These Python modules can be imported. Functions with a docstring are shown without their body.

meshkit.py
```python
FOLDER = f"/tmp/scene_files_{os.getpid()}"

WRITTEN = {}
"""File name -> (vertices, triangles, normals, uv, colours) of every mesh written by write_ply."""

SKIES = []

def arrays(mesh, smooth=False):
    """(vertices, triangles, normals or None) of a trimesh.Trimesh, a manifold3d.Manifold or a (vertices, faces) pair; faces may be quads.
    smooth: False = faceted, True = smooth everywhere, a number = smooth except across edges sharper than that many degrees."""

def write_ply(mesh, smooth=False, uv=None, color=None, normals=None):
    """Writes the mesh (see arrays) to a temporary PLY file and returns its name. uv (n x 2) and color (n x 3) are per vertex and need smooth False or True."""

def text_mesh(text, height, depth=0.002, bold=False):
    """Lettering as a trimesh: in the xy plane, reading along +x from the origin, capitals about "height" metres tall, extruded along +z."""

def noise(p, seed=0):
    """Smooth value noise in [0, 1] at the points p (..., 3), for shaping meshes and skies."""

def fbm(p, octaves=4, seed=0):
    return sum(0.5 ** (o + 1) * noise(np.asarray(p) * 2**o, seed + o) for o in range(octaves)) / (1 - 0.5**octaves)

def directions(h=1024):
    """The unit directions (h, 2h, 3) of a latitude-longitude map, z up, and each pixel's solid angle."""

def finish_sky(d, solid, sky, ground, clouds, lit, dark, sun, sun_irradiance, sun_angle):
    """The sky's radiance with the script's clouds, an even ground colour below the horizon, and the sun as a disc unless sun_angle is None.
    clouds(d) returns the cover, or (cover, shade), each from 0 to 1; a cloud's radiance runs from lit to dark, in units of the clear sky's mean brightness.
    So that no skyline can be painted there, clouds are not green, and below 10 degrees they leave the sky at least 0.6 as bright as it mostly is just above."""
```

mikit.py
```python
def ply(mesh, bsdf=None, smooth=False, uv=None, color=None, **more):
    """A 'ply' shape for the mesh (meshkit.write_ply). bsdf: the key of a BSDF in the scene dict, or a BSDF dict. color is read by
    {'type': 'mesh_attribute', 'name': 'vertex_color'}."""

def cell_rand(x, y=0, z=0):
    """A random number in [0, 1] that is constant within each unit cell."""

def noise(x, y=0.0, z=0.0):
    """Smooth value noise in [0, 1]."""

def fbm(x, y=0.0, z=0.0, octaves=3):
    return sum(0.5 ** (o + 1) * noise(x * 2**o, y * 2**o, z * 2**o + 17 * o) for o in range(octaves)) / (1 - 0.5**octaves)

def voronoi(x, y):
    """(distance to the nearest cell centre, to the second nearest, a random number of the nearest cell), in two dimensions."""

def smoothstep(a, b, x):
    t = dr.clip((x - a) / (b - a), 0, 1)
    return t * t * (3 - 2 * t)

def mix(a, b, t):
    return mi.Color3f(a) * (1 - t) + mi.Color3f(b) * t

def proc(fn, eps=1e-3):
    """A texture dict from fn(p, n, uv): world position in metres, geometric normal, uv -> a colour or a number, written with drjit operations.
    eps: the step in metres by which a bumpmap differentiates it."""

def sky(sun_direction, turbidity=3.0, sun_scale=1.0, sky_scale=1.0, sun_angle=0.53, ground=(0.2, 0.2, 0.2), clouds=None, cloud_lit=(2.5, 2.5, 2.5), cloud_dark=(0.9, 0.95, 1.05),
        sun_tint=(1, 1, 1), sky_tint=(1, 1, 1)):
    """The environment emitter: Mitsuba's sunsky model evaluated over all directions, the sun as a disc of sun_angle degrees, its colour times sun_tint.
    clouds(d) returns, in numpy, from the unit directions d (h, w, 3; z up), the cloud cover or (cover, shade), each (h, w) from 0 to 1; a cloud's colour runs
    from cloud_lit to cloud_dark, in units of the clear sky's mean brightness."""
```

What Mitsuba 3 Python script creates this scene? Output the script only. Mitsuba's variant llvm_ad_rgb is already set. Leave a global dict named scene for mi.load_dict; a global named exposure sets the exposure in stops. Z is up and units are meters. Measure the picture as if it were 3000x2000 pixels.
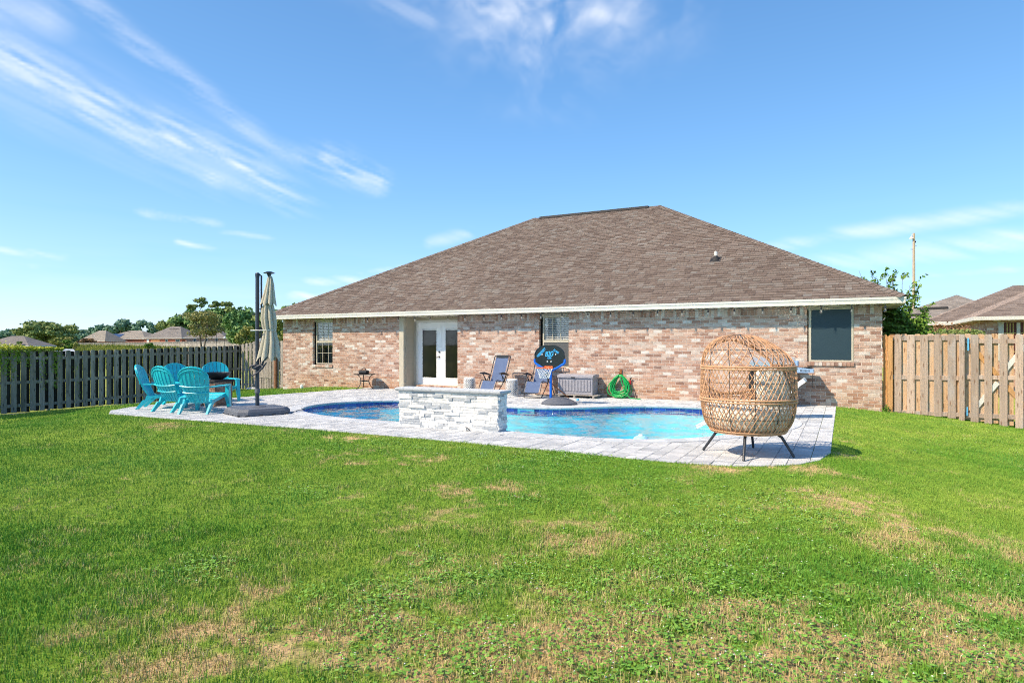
import math, random
import numpy as np, trimesh, manifold3d, shapely
import mitsuba as mi, drjit as dr
import mikit, meshkit
from shapely.geometry import Polygon, Point, LineString, box as sbox
from shapely import affinity
from scipy.spatial import Delaunay
from mikit import proc, noise, fbm, cell_rand, smoothstep, mix

T = mi.ScalarTransform4f
rng = np.random.default_rng(7)
scene, labels = {}, {}

# ---------------------------------------------------------------- camera, sky, exposure
YAW = math.radians(27.5)
EYE = 1.44
FWD = np.array([-math.sin(YAW), math.cos(YAW)])
scene['camera'] = {'type': 'perspective', 'fov': 2 * math.degrees(math.atan(1500 / 1873.0)), 'fov_axis': 'x',
                   'near_clip': 0.05, 'far_clip': 4000.0, 'principal_point_offset_y': -0.0055,
                   'to_world': T().look_at(origin=[0, 0, EYE], target=[float(FWD[0]), float(FWD[1]), EYE], up=[0, 0, 1])}
SUN = np.array([-0.29, -0.40, 0.468])
exposure = 1.95


def clouds(d):
    """Thin cirrus: long drifting streaks (azimuth, elevation in degrees), frayed by noise."""
    az = np.degrees(np.arctan2(d[..., 0], d[..., 1])) + 27.5
    az = (az + 180) % 360 - 180
    el = np.degrees(np.arcsin(np.clip(d[..., 2], -1, 1)))
    cover = np.zeros(az.shape)
    P = np.stack([az, el, 0 * az], -1)
    warp = (meshkit.fbm(P * 0.16 + 5, 4, seed=3) - 0.5) * 5.0
    fine = meshkit.fbm(np.stack([az * 0.28 + el * 0.45, (el * 0.9 + az * 0.30) * 1.25, 0 * az], -1), 5, seed=11)
    fibre = meshkit.fbm(np.stack([(az * 0.35 - el * 0.2), (el + az * 0.36) * 2.6, 0 * az + 3], -1), 4, seed=21)
    def streak(pts, w, k, fray=1.0, f=None):
        nonlocal cover
        pts = np.array(pts, float)
        best = np.full(az.shape, 1e9); along = np.zeros(az.shape)
        n = len(pts) - 1
        x, y = az, el + warp * 0.35 * fray
        for i in range(n):
            a, b = pts[i], pts[i + 1]
            ab = b - a
            t = np.clip(((x - a[0]) * ab[0] + (y - a[1]) * ab[1]) / (ab @ ab), 0, 1)
            dd = np.hypot(x - a[0] - t * ab[0], y - a[1] - t * ab[1])
            on = dd < best
            best = np.where(on, dd, best); along = np.where(on, (i + t) / n, along)
        prof = np.exp(-(best / w) ** 2)
        ends = np.clip(np.minimum(along * 6 + 0.25, (1 - along) * 5 + 0.15), 0, 1)
        g = fine if f is None else f
        cover = np.maximum(cover, k * prof * ends * np.clip((g - 0.22) * 1.75, 0, 1.1))
    streak([(-47, 20.5), (-38.7, 19.5), (-31, 16.5), (-24.5, 14.6), (-17, 11.6)], 1.4, 0.60, 1.0, fibre)
    streak([(-47, 21.0), (-38.7, 18.5), (-28, 14.6), (-20, 12.2)], 2.6, 0.30)
    streak([(-45, 26), (-36, 25.3), (-28, 20.5), (-20.5, 15.8), (-11.5, 13.6)], 0.8, 0.30, 0.7, fibre)
    streak([(-17, 16.0), (-10.5, 13.8)], 1.1, 0.50, 0.8, fibre)
    streak([(-45, 22.6), (-34, 22.0)], 1.4, 0.36)
    streak([(-36, 17.5), (-25, 13.2), (-19, 12.4)], 0.8, 0.5, 0.8, fibre)
    curl = meshkit.fbm(np.stack([az * .20 + warp * .5, el * .34 - warp * .4, 0 * az + 9], -1), 5, seed=31)
    wisp = meshkit.fbm(np.stack([az * .55 + el * .35 + warp, el * .85 - az * .1 + warp, 0 * az + 2], -1), 4, seed=33)
    for ca, ce, ra, re, k in ((3.5, 29.5, 8.0, 5.2, 1.15), (7.5, 25.5, 4.0, 3.0, .55), (14, 27.5, 3.0, 3.0, .40), (-8, 29, 6, 2.0, .30), (4, 21, 4, 2.0, .22)):
        q = np.exp(-((az - ca) / ra) ** 2 - ((el - ce) / re) ** 2)
        cover = np.maximum(cover, k * q * np.clip((curl - .30) * 2.2, 0, 1) * np.clip(.25 + 1.3 * (wisp - .25), 0, 1))
    streak([(-13, 28.2), (-6, 26.0)], 0.8, 0.25, 1.0)
    for pts, w, k in (([(-30.5, 10.1), (-24, 9.6)], .35, .5), ([(-28, 8.0), (-24.5, 7.6)], .22, .4), ([(-25.0, 9.0), (-19.8, 8.9)], .22, .4),
                      ([(-40, 6.6), (-34, 6.3)], .35, .5), ([(-40, 5.6), (-36, 5.5)], .22, .5), ([(-19, 5.4), (-9, 6.0)], .45, .55),
                      ([(-20, 4.2), (-11, 4.5)], .5, .6), ([(-8, 9.0), (-3, 10.2)], .6, .3), ([(-14, 6.2), (-8, 7.2)], .3, .4),
                      ([(17, 7.2), (29, 8.9), (42, 9.8)], .6, .40), ([(19, 5.6), (31, 7.0), (42, 7.6)], .9, .46), ([(16, 4.9), (30, 5.2), (42, 5.6)], .35, .30)):
        streak(pts, w, k * 1.3, 0.35)
    low = np.exp(-np.clip(el, 0, 90) / 4.2) * np.clip(1.0 - (az + 45) / 95, 0.55, 1)
    cover = np.maximum(cover, 0.80 * low * np.clip(0.50 + 1.0 * meshkit.fbm(np.stack([az * .12, el * 1.1, 0 * az], -1), 4, seed=5), 0, 1))
    return np.clip(cover, 0, 1)


scene['sky'] = mikit.sky(SUN.tolist(), turbidity=3.0, sky_scale=1.5, sun_scale=1.1, clouds=clouds, cloud_lit=(2.3, 2.35, 2.45), sky_tint=(0.75, 0.985, 1.09))

# ---------------------------------------------------------------- mesh helpers


class M:
    """Collects triangles of one mesh; uv holds a random pair (tone, grain offset) per piece."""
    def __init__(s): s.v, s.f, s.u, s.n = [], [], [], 0
    def add(s, v, f, uv=None):
        v = np.asarray(v, float); f = np.asarray(f, int)
        if f.shape[1] == 4: f = np.vstack([f[:, [0, 1, 2]], f[:, [0, 2, 3]]])
        s.v.append(v); s.f.append(f + s.n); s.n += len(v)
        if uv is None: uv = rng.random(2)
        uv = np.asarray(uv, float)
        s.u.append(np.tile(uv, (len(v), 1)) if uv.ndim == 1 else uv)
        return s
    def box(s, lo, hi, uv=None, mat=None):
        lo, hi = np.array(lo, float), np.array(hi, float)
        v = np.array([[x, y, z] for x in (lo[0], hi[0]) for y in (lo[1], hi[1]) for z in (lo[2], hi[2])])
        if mat is not None: v = v @ mat[:3, :3].T + mat[:3, 3]
        return s.add(v, BOXF, uv)
    def rbox(s, lo, hi, b=0.005, uv=None, mat=None):
        lo, hi = np.array(lo, float), np.array(hi, float)
        b = min(b, 0.45 * (hi - lo).min())
        pts = []
        for ax in range(3):
            l, h = lo + b, hi - b
            l[ax], h[ax] = lo[ax], hi[ax]
            pts += [[x, y, z] for x in (l[0], h[0]) for y in (l[1], h[1]) for z in (l[2], h[2])]
        h = trimesh.convex.convex_hull(np.array(pts))
        v = np.array(h.vertices)
        if mat is not None: v = v @ mat[:3, :3].T + mat[:3, 3]
        return s.add(v, h.faces, uv)
    def hull(s, pts, uv=None):
        h = trimesh.convex.convex_hull(np.array(pts, float)); return s.add(h.vertices, h.faces, uv)
    def tube(s, pts, r, n=6, closed=False, uv=None, caps=True):
        p = np.asarray(pts, float); k = len(p)
        r = np.broadcast_to(r, (k,))
        t = (np.roll(p, -1, 0) - np.roll(p, 1, 0)) if closed else np.gradient(p, axis=0)
        t = t / (np.linalg.norm(t, axis=1, keepdims=True) + 1e-12)
        a = np.cross(t[0], [0, 0, 1.0] if abs(t[0][2]) < .9 else [1.0, 0, 0]); A = []
        for i in range(k):
            a = a - t[i] * (a @ t[i]); a = a / (np.linalg.norm(a) + 1e-12); A.append(a)
        A = np.array(A); B = np.cross(t, A)
        ang = np.arange(n) * 2 * np.pi / n
        v = p[:, None] + r[:, None, None] * (np.cos(ang)[None, :, None] * A[:, None] + np.sin(ang)[None, :, None] * B[:, None])
        m = k if closed else k - 1
        i, j = np.meshgrid(np.arange(m), np.arange(n), indexing='ij')
        i2, j2 = (i + 1) % k, (j + 1) % n
        q = np.stack([i * n + j, i * n + j2, i2 * n + j2, i2 * n + j], -1).reshape(-1, 4)
        f = np.vstack([q[:, [0, 1, 2]], q[:, [0, 2, 3]]])
        v = v.reshape(-1, 3)
        if caps and not closed:
            c = np.arange(1, n - 1)
            f = np.vstack([f, np.stack([0 * c, c + 1, c], 1), (k - 1) * n + np.stack([0 * c, c, c + 1], 1)])
        return s.add(v, f, uv)
    def lathe(s, prof, n=24, c=(0, 0, 0), uv=None, mod=None):
        pr = np.array(prof, float); k = len(pr)
        ang = np.arange(n) * 2 * np.pi / n
        R = np.tile(pr[:, :1], (1, n)); Z = np.tile(pr[:, 1:2], (1, n))
        if mod is not None: R, Z = mod(R, Z, ang[None, :])
        v = np.stack([R * np.cos(ang), R * np.sin(ang), Z], -1).reshape(-1, 3) + np.array(c)
        i, j = np.meshgrid(np.arange(k - 1), np.arange(n), indexing='ij')
        q = np.stack([i * n + j, i * n + (j + 1) % n, (i + 1) * n + (j + 1) % n, (i + 1) * n + j], -1).reshape(-1, 4)
        return s.add(v, q, uv)
    def prism(s, poly, z0, z1, uv=None, mat=None, top=None):
        """Extrude a shapely polygon from z0 to z1 (top: inset of the upper face for a bevel)."""
        for g in getattr(poly, 'geoms', [poly]):
            if g.is_empty or g.area < 1e-6 or g.geom_type != 'Polygon': continue
            m = trimesh.creation.extrude_polygon(g, z1 - z0, engine='earcut')
            v = np.array(m.vertices); v[:, 2] += z0
            if mat is not None: v = v @ mat[:3, :3].T + mat[:3, 3]
            s.add(v, m.faces, uv)
        return s
    def get(s): return np.vstack(s.v), np.vstack(s.f)
    def uv(s): return np.vstack(s.u)


BOXF = np.array([[0, 1, 3], [0, 3, 2], [4, 6, 7], [4, 7, 5], [0, 4, 5], [0, 5, 1], [2, 3, 7], [2, 7, 6], [0, 2, 6], [0, 6, 4], [1, 5, 7], [1, 7, 3]])


def mat(x=0, y=0, z=0, rz=0, rx=0, ry=0):
    m = trimesh.transformations.euler_matrix(math.radians(rx), math.radians(ry), math.radians(rz), 'sxyz')
    m[:3, 3] = (x, y, z); return m


used = {}


def nk(base):
    used[base] = used.get(base, -1) + 1
    return base if used[base] == 0 else f'{base}_{used[base]:03d}'


def shape(m, bsdf, smooth=False, **k):
    if isinstance(m, M):
        if smooth is False or smooth is True:
            return mikit.ply(m.get(), bsdf, smooth=smooth, uv=m.uv(), **k)
        return mikit.ply(m.get(), bsdf, smooth=smooth, **k)
    return mikit.ply(m, bsdf, smooth=smooth, **k)


def put(key, m, bsdf, smooth=False, **lab):
    key = nk(key)
    scene[key] = shape(m, bsdf, smooth)
    if lab: labels[key] = lab
    return key


def thing(name, label, category, group=None, kind=None):
    k = nk(name)
    labels[k] = {'label': label, 'category': category}
    if group: labels[k]['group'] = group
    if kind: labels[k]['kind'] = kind
    return k


def copy_to(key, parts, m):
    """Parts [(name, shape dict)] placed under the thing key with matrix m."""
    tw = T(m.tolist()) if isinstance(m, np.ndarray) else m
    done = {}
    for name, d in parts:
        pre, _, last = name.rpartition('__')
        base = key + '__' + ((done[pre] + '__') if pre else '') + last
        k = nk(base)
        done[name] = k[len(key) + 2:]
        scene[k] = {**d, 'to_world': tw}


CAM2 = np.zeros(2)


def split300(prefix, pieces, bsdf, limit=300, smooth=False):
    """pieces: [(distance, M)]; the nearest are parts of their own, the rest one part."""
    order = sorted(range(len(pieces)), key=lambda i: pieces[i][0])
    for i in order[:limit]: put(prefix, pieces[i][1], bsdf, smooth)
    rest = M()
    for i in order[limit:]:
        p = pieces[i][1]; rest.add(*p.get(), uv=p.uv())
    if rest.n:
        k = put(prefix + '_field', rest, bsdf, smooth); labels[k] = {'kind': 'stuff'}


# ---------------------------------------------------------------- materials
def C(*c): return {'type': 'rgb', 'value': list(c)}


def bsdf(key, color, rough=0.7, spec=0.3, metal=0.0, coat=0.0, two=True, **k):
    col = proc(color) if callable(color) else C(*color)
    d = {'type': 'principled', 'base_color': col, 'roughness': rough, 'specular': spec, 'metallic': metal, 'clearcoat': coat, **k}
    scene[key] = {'type': 'twosided', 'bsdf': d} if two else d


def ramp(t, stops):
    """Piecewise palette: stops [(t, color)]."""
    c = mi.Color3f(stops[0][1])
    for (a, ca), (b, cb) in zip(stops, stops[1:]):
        c = dr.select(t > a, mix(ca, cb, dr.clip((t - a) / (b - a), 0, 1)), c)
    return c


def brick_color(p, n, uv):
    r = cell_rand(uv.x * 9973, uv.y * 7919)
    base = ramp(r, [(0, (.25, .155, .125)), (.10, (.35, .205, .155)), (.32, (.415, .262, .200)), (.58, (.475, .325, .258)), (.78, (.49, .37, .31)), (.90, (.52, .44, .39)), (.96, (.58, .53, .49)), (1, (.63, .59, .56))])
    m = fbm(p.x * 9, p.y * 9, p.z * 14, 3)
    wash = smoothstep(.50, .72, fbm(p.x * 5 + uv.x * 40, p.y * 5, p.z * 9, 3))
    low = smoothstep(.75, .0, p.z) * smoothstep(.35, .6, fbm(p.x * .7, 0, p.z * 1.5, 2))
    base = mix(base, (.58, .52, .47), wash * .30)
    base = base * (1.0 - low * mi.Color3f(.02, .12, .26))
    return base * (.78 + .44 * m)


bsdf('mat_brick', brick_color, .9, .15)
bsdf('mat_mortar', lambda p, n, uv: mi.Color3f(.64, .58, .52) * (.8 + .4 * fbm(p.x * 20, p.y * 20, p.z * 20, 2)), .95, .1)


def brick_plain(p, n, uv):
    """Far brickwork: bricks with joints, from the position on the wall."""
    h = dr.select(dr.abs(n.x) > dr.abs(n.y), p.y, p.x)
    row = dr.floor(p.z / .08)
    s = h / .22 + .5 * (row - 2 * dr.floor(row / 2))
    r = cell_rand(dr.floor(s), row, 4)
    c = ramp(r, [(0, (.36, .19, .13)), (.5, (.48, .29, .21)), (.85, (.56, .42, .34)), (1, (.66, .58, .52))])
    fz, fs = p.z / .08 - row, s - dr.floor(s)
    j = (fz < .12) | (fs < .04)
    return dr.select(j, mi.Color3f(.55, .49, .43), c)


bsdf('mat_brick_far', brick_plain, .9, .1)
bsdf('mat_red_brick', lambda p, n, uv: mi.Color3f(.42, .14, .10) * (.8 + .4 * noise(p.x * 3, p.y * 3, p.z * 9)), .9, .1)
bsdf('mat_peach_brick', lambda p, n, uv: mi.Color3f(.55, .33, .25) * (.8 + .4 * noise(p.x * 3, p.y * 3, p.z * 9)), .9, .1)


def shingle_color(p, n, uv):
    r = cell_rand(uv.x * 9973, uv.y * 7919)
    c = ramp(r, [(0, (.138, .106, .092)), (.35, (.166, .130, .112)), (.6, (.186, .149, .130)), (.85, (.200, .167, .147)), (.95, (.212, .185, .167)), (1, (.218, .200, .184))])
    g = noise(p.x * 90, p.y * 90, p.z * 90)
    w = fbm(p.x * .5, p.y * .5, p.z * .5, 2)
    return c * (.74 + .3 * g) * (.86 + .28 * w)


bsdf('mat_shingle', shingle_color, .92, .15)


def roof_far(p, n, uv):
    row = dr.floor(p.z / .075)
    h = dr.select(dr.abs(n.x) > dr.abs(n.y), p.y, p.x)
    r = cell_rand(dr.floor(h / .28 + row * .37), row, 2)
    f = p.z / .075 - row
    return mix((.150, .120, .105), (.225, .185, .165), r) * dr.select(f < .16, .6, 1.0)


bsdf('mat_roof_far', roof_far, .95, .1)
bsdf('mat_roof_grey', lambda p, n, uv: mi.Color3f(.205, .185, .17) * (.7 + .6 * noise(p.x * 3, p.y * 3, p.z * 8)), .95, .1)
bsdf('mat_roof_dim', lambda p, n, uv: mi.Color3f(.195, .18, .17) * (.8 + .4 * fbm(p.x * .6, p.y * .6, p.z * 3, 2)), .95, .1)
bsdf('mat_roof_tan', lambda p, n, uv: mi.Color3f(.26, .235, .205) * (.8 + .4 * fbm(p.x * .6, p.y * .6, p.z * 3, 2)), .95, .1)

bsdf('mat_white_trim', lambda p, n, uv: mi.Color3f(.64, .635, .59) * (.94 + .08 * noise(p.x * 2, p.y * 2, p.z * 9)), .5, .4)
bsdf('mat_cream', lambda p, n, uv: mi.Color3f(.66, .62, .53) * (.94 + .1 * noise(p.x * 3, p.y * 3, p.z * 3)), .6, .3)
bsdf('mat_tan_trim', lambda p, n, uv: mi.Color3f(.50, .46, .37) * (.92 + .12 * noise(p.x * 3, p.y * 3, p.z * 6)), .6, .3)
bsdf('mat_siding', lambda p, n, uv: mi.Color3f(.47, .42, .33) * (.9 + .14 * noise(p.x * 4 + uv.x * 9, p.y * 4, p.z * 30)), .6, .3)
bsdf('mat_door_white', (.82, .83, .84), .35, .5, coat=.2)
bsdf('mat_black', (.018, .019, .022), .4, .5)
bsdf('mat_black_rough', lambda p, n, uv: mi.Color3f(.03, .03, .033) * (.7 + .6 * noise(p.x * 30, p.y * 30, p.z * 30)), .7, .3)
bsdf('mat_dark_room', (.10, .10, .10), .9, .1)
bsdf('mat_blind', (.62, .63, .62), .5, .3)
bsdf('mat_screen', lambda p, n, uv: mix((.012, .032, .046), (.03, .060, .080), noise(p.x * 160, p.y * 160, p.z * 160)), .45, .4)
bsdf('mat_insect_screen', (.10, .105, .11), .8, .2)
scene['mat_glass'] = {'type': 'thindielectric', 'int_ior': 1.6}
scene['mat_door_glass'] = {'type': 'thindielectric', 'int_ior': 1.4}
bsdf('mat_white_plastic', lambda p, n, uv: mi.Color3f(.82, .82, .80) * (.95 + .07 * noise(p.x * 8, p.y * 8, p.z * 8)), .35, .5)


def paver_color(p, n, uv):
    r = cell_rand(uv.x * 9973, uv.y * 7919)
    c = ramp(r, [(0, (.33, .345, .365)), (.25, (.385, .40, .42)), (.6, (.42, .435, .45)), (.9, (.455, .465, .48)), (1, (.495, .505, .515))])
    b = fbm(p.x * 5 + uv.x * 30, p.y * 5 + uv.y * 30, 0, 4)
    s = noise(p.x * 150, p.y * 150, 0)
    st = smoothstep(.66, .85, fbm(p.x * 1.3, p.y * 1.3, 3, 3))
    return mix(c * (.76 + .42 * b), (.40, .36, .30), st * .35) * (.92 + .14 * s)


bsdf('mat_paver', paver_color, .85, .2)
bsdf('mat_joint_sand', lambda p, n, uv: mi.Color3f(.20, .20, .20) * (.6 + .8 * noise(p.x * 60, p.y * 60, 0)), .95, .1)
bsdf('mat_coping', lambda p, n, uv: mi.Color3f(.43, .455, .485) * (.78 + .2 * cell_rand(uv.x * 997, uv.y * 991) + .16 * fbm(p.x * 8, p.y * 8, p.z * 8, 3)), .8, .2)


def ledge_color(p, n, uv):
    r = cell_rand(uv.x * 9973, uv.y * 7919)
    v = fbm(p.x * 9 + uv.x * 50, p.y * 9, p.z * 22 + uv.y * 50, 4)
    vein = smoothstep(.52, .66, v)
    grey = smoothstep(.58, .74, r)
    c = mix((.70, .70, .70), (.33, .365, .41), grey * .85)
    return mix(c, (.40, .43, .47), vein * (.26 + .4 * grey)) * (.9 + .14 * noise(p.x * 60, p.y * 60, p.z * 60))


bsdf('mat_ledgestone', ledge_color, .75, .25)
bsdf('mat_grey_mortar', (.30, .31, .32), .95, .1)


def tile_color(p, n, uv):
    r = cell_rand(uv.x * 9973, uv.y * 7919)
    return mix((.010, .030, .20), (.025, .075, .36), r) * (.7 + .6 * fbm(p.x * 14 + uv.x * 30, p.y * 14, p.z * 14, 3))


bsdf('mat_pool_tile', tile_color, .15, .6, coat=.5)
bsdf('mat_grout', (.62, .66, .70), .9, .1)
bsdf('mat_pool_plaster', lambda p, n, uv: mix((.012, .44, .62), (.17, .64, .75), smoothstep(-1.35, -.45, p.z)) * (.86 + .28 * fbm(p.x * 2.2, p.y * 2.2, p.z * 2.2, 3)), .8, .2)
scene['mat_water'] = {'type': 'thindielectric', 'int_ior': 1.17}


# wood: weathered boards; uv.x picks the board's tone, uv.y shifts its grain
def wood(c0, c1, dark, stain=None):
    def fn(p, n, uv):
        h = p.x + p.y * .93
        g = fbm(h * 42 + uv.y * 91, uv.x * 37, p.z * 1.6 + uv.x * 11, 4)
        line = noise(h * 190 + 6 * noise(p.z * 3, uv.y * 40), uv.x * 70, p.z * 2)
        r = cell_rand(uv.x * 9973, uv.y * 7919)
        kx, kz = h * 9 + uv.y * 31, p.z * 2.1 + uv.x * 17
        d, _, _ = mikit.voronoi(kx, kz)
        knot = smoothstep(.16, .05, d)
        c = mix(c0, c1, dr.clip(r * .8 + (g - .5) * .9 + .1, 0, 1))
        c = c * (.80 + .36 * line)
        c = mix(c, dark, knot * .75)
        if stain is not None:
            s = smoothstep(.52, .75, fbm(h * 6 + uv.x * 13, 1, p.z * 1.1 + uv.y * 19, 3))
            c = mix(c, stain, s * .55)
        return c
    return fn


bsdf('mat_wood_old', wood((.19, .185, .165), (.36, .345, .31), (.03, .03, .03), (.055, .06, .05)), .9, .15)
bsdf('mat_wood_gap_shade', wood((.020, .021, .020), (.045, .046, .042), (.008, .008, .008), (.012, .012, .012)), .95, .1)  # near-black boards behind the gaps: shade between boards put into the colour
bsdf('mat_wood_grey', wood((.26, .24, .215), (.42, .38, .34), (.07, .06, .05), (.18, .17, .16)), .9, .15)
bsdf('mat_wood_new', wood((.34, .265, .215), (.57, .43, .34), (.20, .11, .07), (.44, .41, .39)), .85, .2)
bsdf('mat_wood_back_lit', wood((.52, .33, .18), (.66, .47, .32), (.22, .10, .05), (.50, .44, .38)), .85, .2)  # rear boards brighter and more orange: sunlight on them put into the colour
bsdf('mat_wood_red', wood((.20, .10, .06), (.30, .16, .10), (.08, .04, .02), (.2, .12, .1)), .9, .15)
bsdf('mat_wood_orange', wood((.44, .22, .08), (.60, .34, .15), (.16, .07, .03), (.32, .20, .12)), .85, .2)
bsdf('mat_wood_far', lambda p, n, uv: mix((.34, .31, .28), (.5, .46, .41), cell_rand(dr.floor(p.x * 1.4), dr.floor(p.y * 1.4), 1)) * (.8 + .4 * noise(p.x * 3, p.y * 3, p.z * 2)), .9, .1)
bsdf('mat_pole_wood', lambda p, n, uv: mix((.42, .33, .23), (.58, .49, .38), fbm(p.x * 7, p.y * 7, p.z * .5, 3)), .9, .1)

# ---------------------------------------------------------------- the lie of the land


def sstep(a, b, x):
    t = np.clip((x - a) / (b - a), 0, 1); return t * t * (3 - 2 * t)


def H(x, y):
    x, y = np.asarray(x, float), np.asarray(y, float)
    A = .57 - .25 * sstep(14, 17.9, y)
    edge = -18.9 - 2.4 * sstep(11.5, 16.5, y)
    start = -15.2 + 2.9 * sstep(9.2, 6.6, y)
    z = -A * sstep(0, 1, (x - start) / (edge - start))
    z = z - .088 * np.clip(x + .18, 0, 4.5)
    far = np.hypot(x, y)
    z = z + .5 * sstep(60, 170, far) + 1.1 * sstep(165, 215, far) * (x < 30)
    near = sstep(.1, 1.2, np.maximum(np.maximum(-15.0 - x, x + .1), 7.9 - y))
    u = meshkit.fbm(np.stack([x * .55, y * .55, 0 * x], -1), 3, seed=9) - .5
    return z + near * u * .085 - .012


DECK = Polygon([(-13.75, 8.02), (-12.2, 8.03), (-10.4, 8.10), (-8.3, 8.16), (-6.2, 8.15), (-4.2, 8.07), (-3.2, 8.03), (-2.3, 7.93), (-1.62, 7.93), (-1.18, 8.02), (-.76, 8.24), (-.48, 8.52), (-.28, 8.92), (-.17, 9.57),
                (-.18, 16.898), (-12.965, 16.898), (-14.30, 16.898), (-14.40, 16.0), (-14.60, 14.6), (-14.85, 12.7), (-14.95, 11.0), (-14.92, 9.8), (-14.75, 9.05), (-14.42, 8.45)])
ALCOVE = Polygon([(-12.785, 16.89), (-10.716, 16.89), (-10.716, 17.44), (-12.785, 17.44)])
PP = np.array([(-9.9, 9.98), (-8.95, 9.72), (-8.08, 9.66), (-7.2, 9.64), (-6.0, 9.62), (-4.93, 9.48), (-3.94, 9.37), (-3.12, 9.47), (-2.56, 9.68), (-2.06, 10.1), (-1.6, 10.86), (-1.22, 11.6), (-1.02, 12.5), (-1.10, 13.5), (-1.6, 14.5), (-2.3, 15.0),
               (-2.95, 15.2), (-3.5, 15.22), (-4.16, 15.08), (-4.83, 14.62), (-5.4, 14.0), (-6.02, 13.56), (-6.97, 13.40), (-8.0, 13.58), (-9.2, 13.74), (-10.42, 13.54), (-11.07, 12.97), (-11.43, 12.17), (-11.40, 11.4), (-11.0, 10.72), (-10.5, 10.28)])


def spline(P, n):
    from scipy.interpolate import splprep, splev
    Q = np.vstack([P, P[:1]])
    tck, _ = splprep(Q.T, s=0.01, per=True)
    fine = np.stack(splev(np.linspace(0, 1, 4000), tck), 1)
    L = np.concatenate([[0], np.cumsum(np.linalg.norm(np.diff(fine, axis=0), axis=1))])
    s = np.linspace(0, L[-1], n + 1)[:-1]
    return np.stack([np.interp(s, L, fine[:, k]) for k in (0, 1)], 1), L[-1]


POOL, PLEN = spline(PP, 360)
POOLP = Polygon(POOL)
COPE_OUT = POOLP.buffer(.30)

# lawn sheet: inside the fences; the field sheet lies outside it
hold = DECK.buffer(-.25).union(sbox(-18.0, 17.1, .6, 19))


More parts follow.
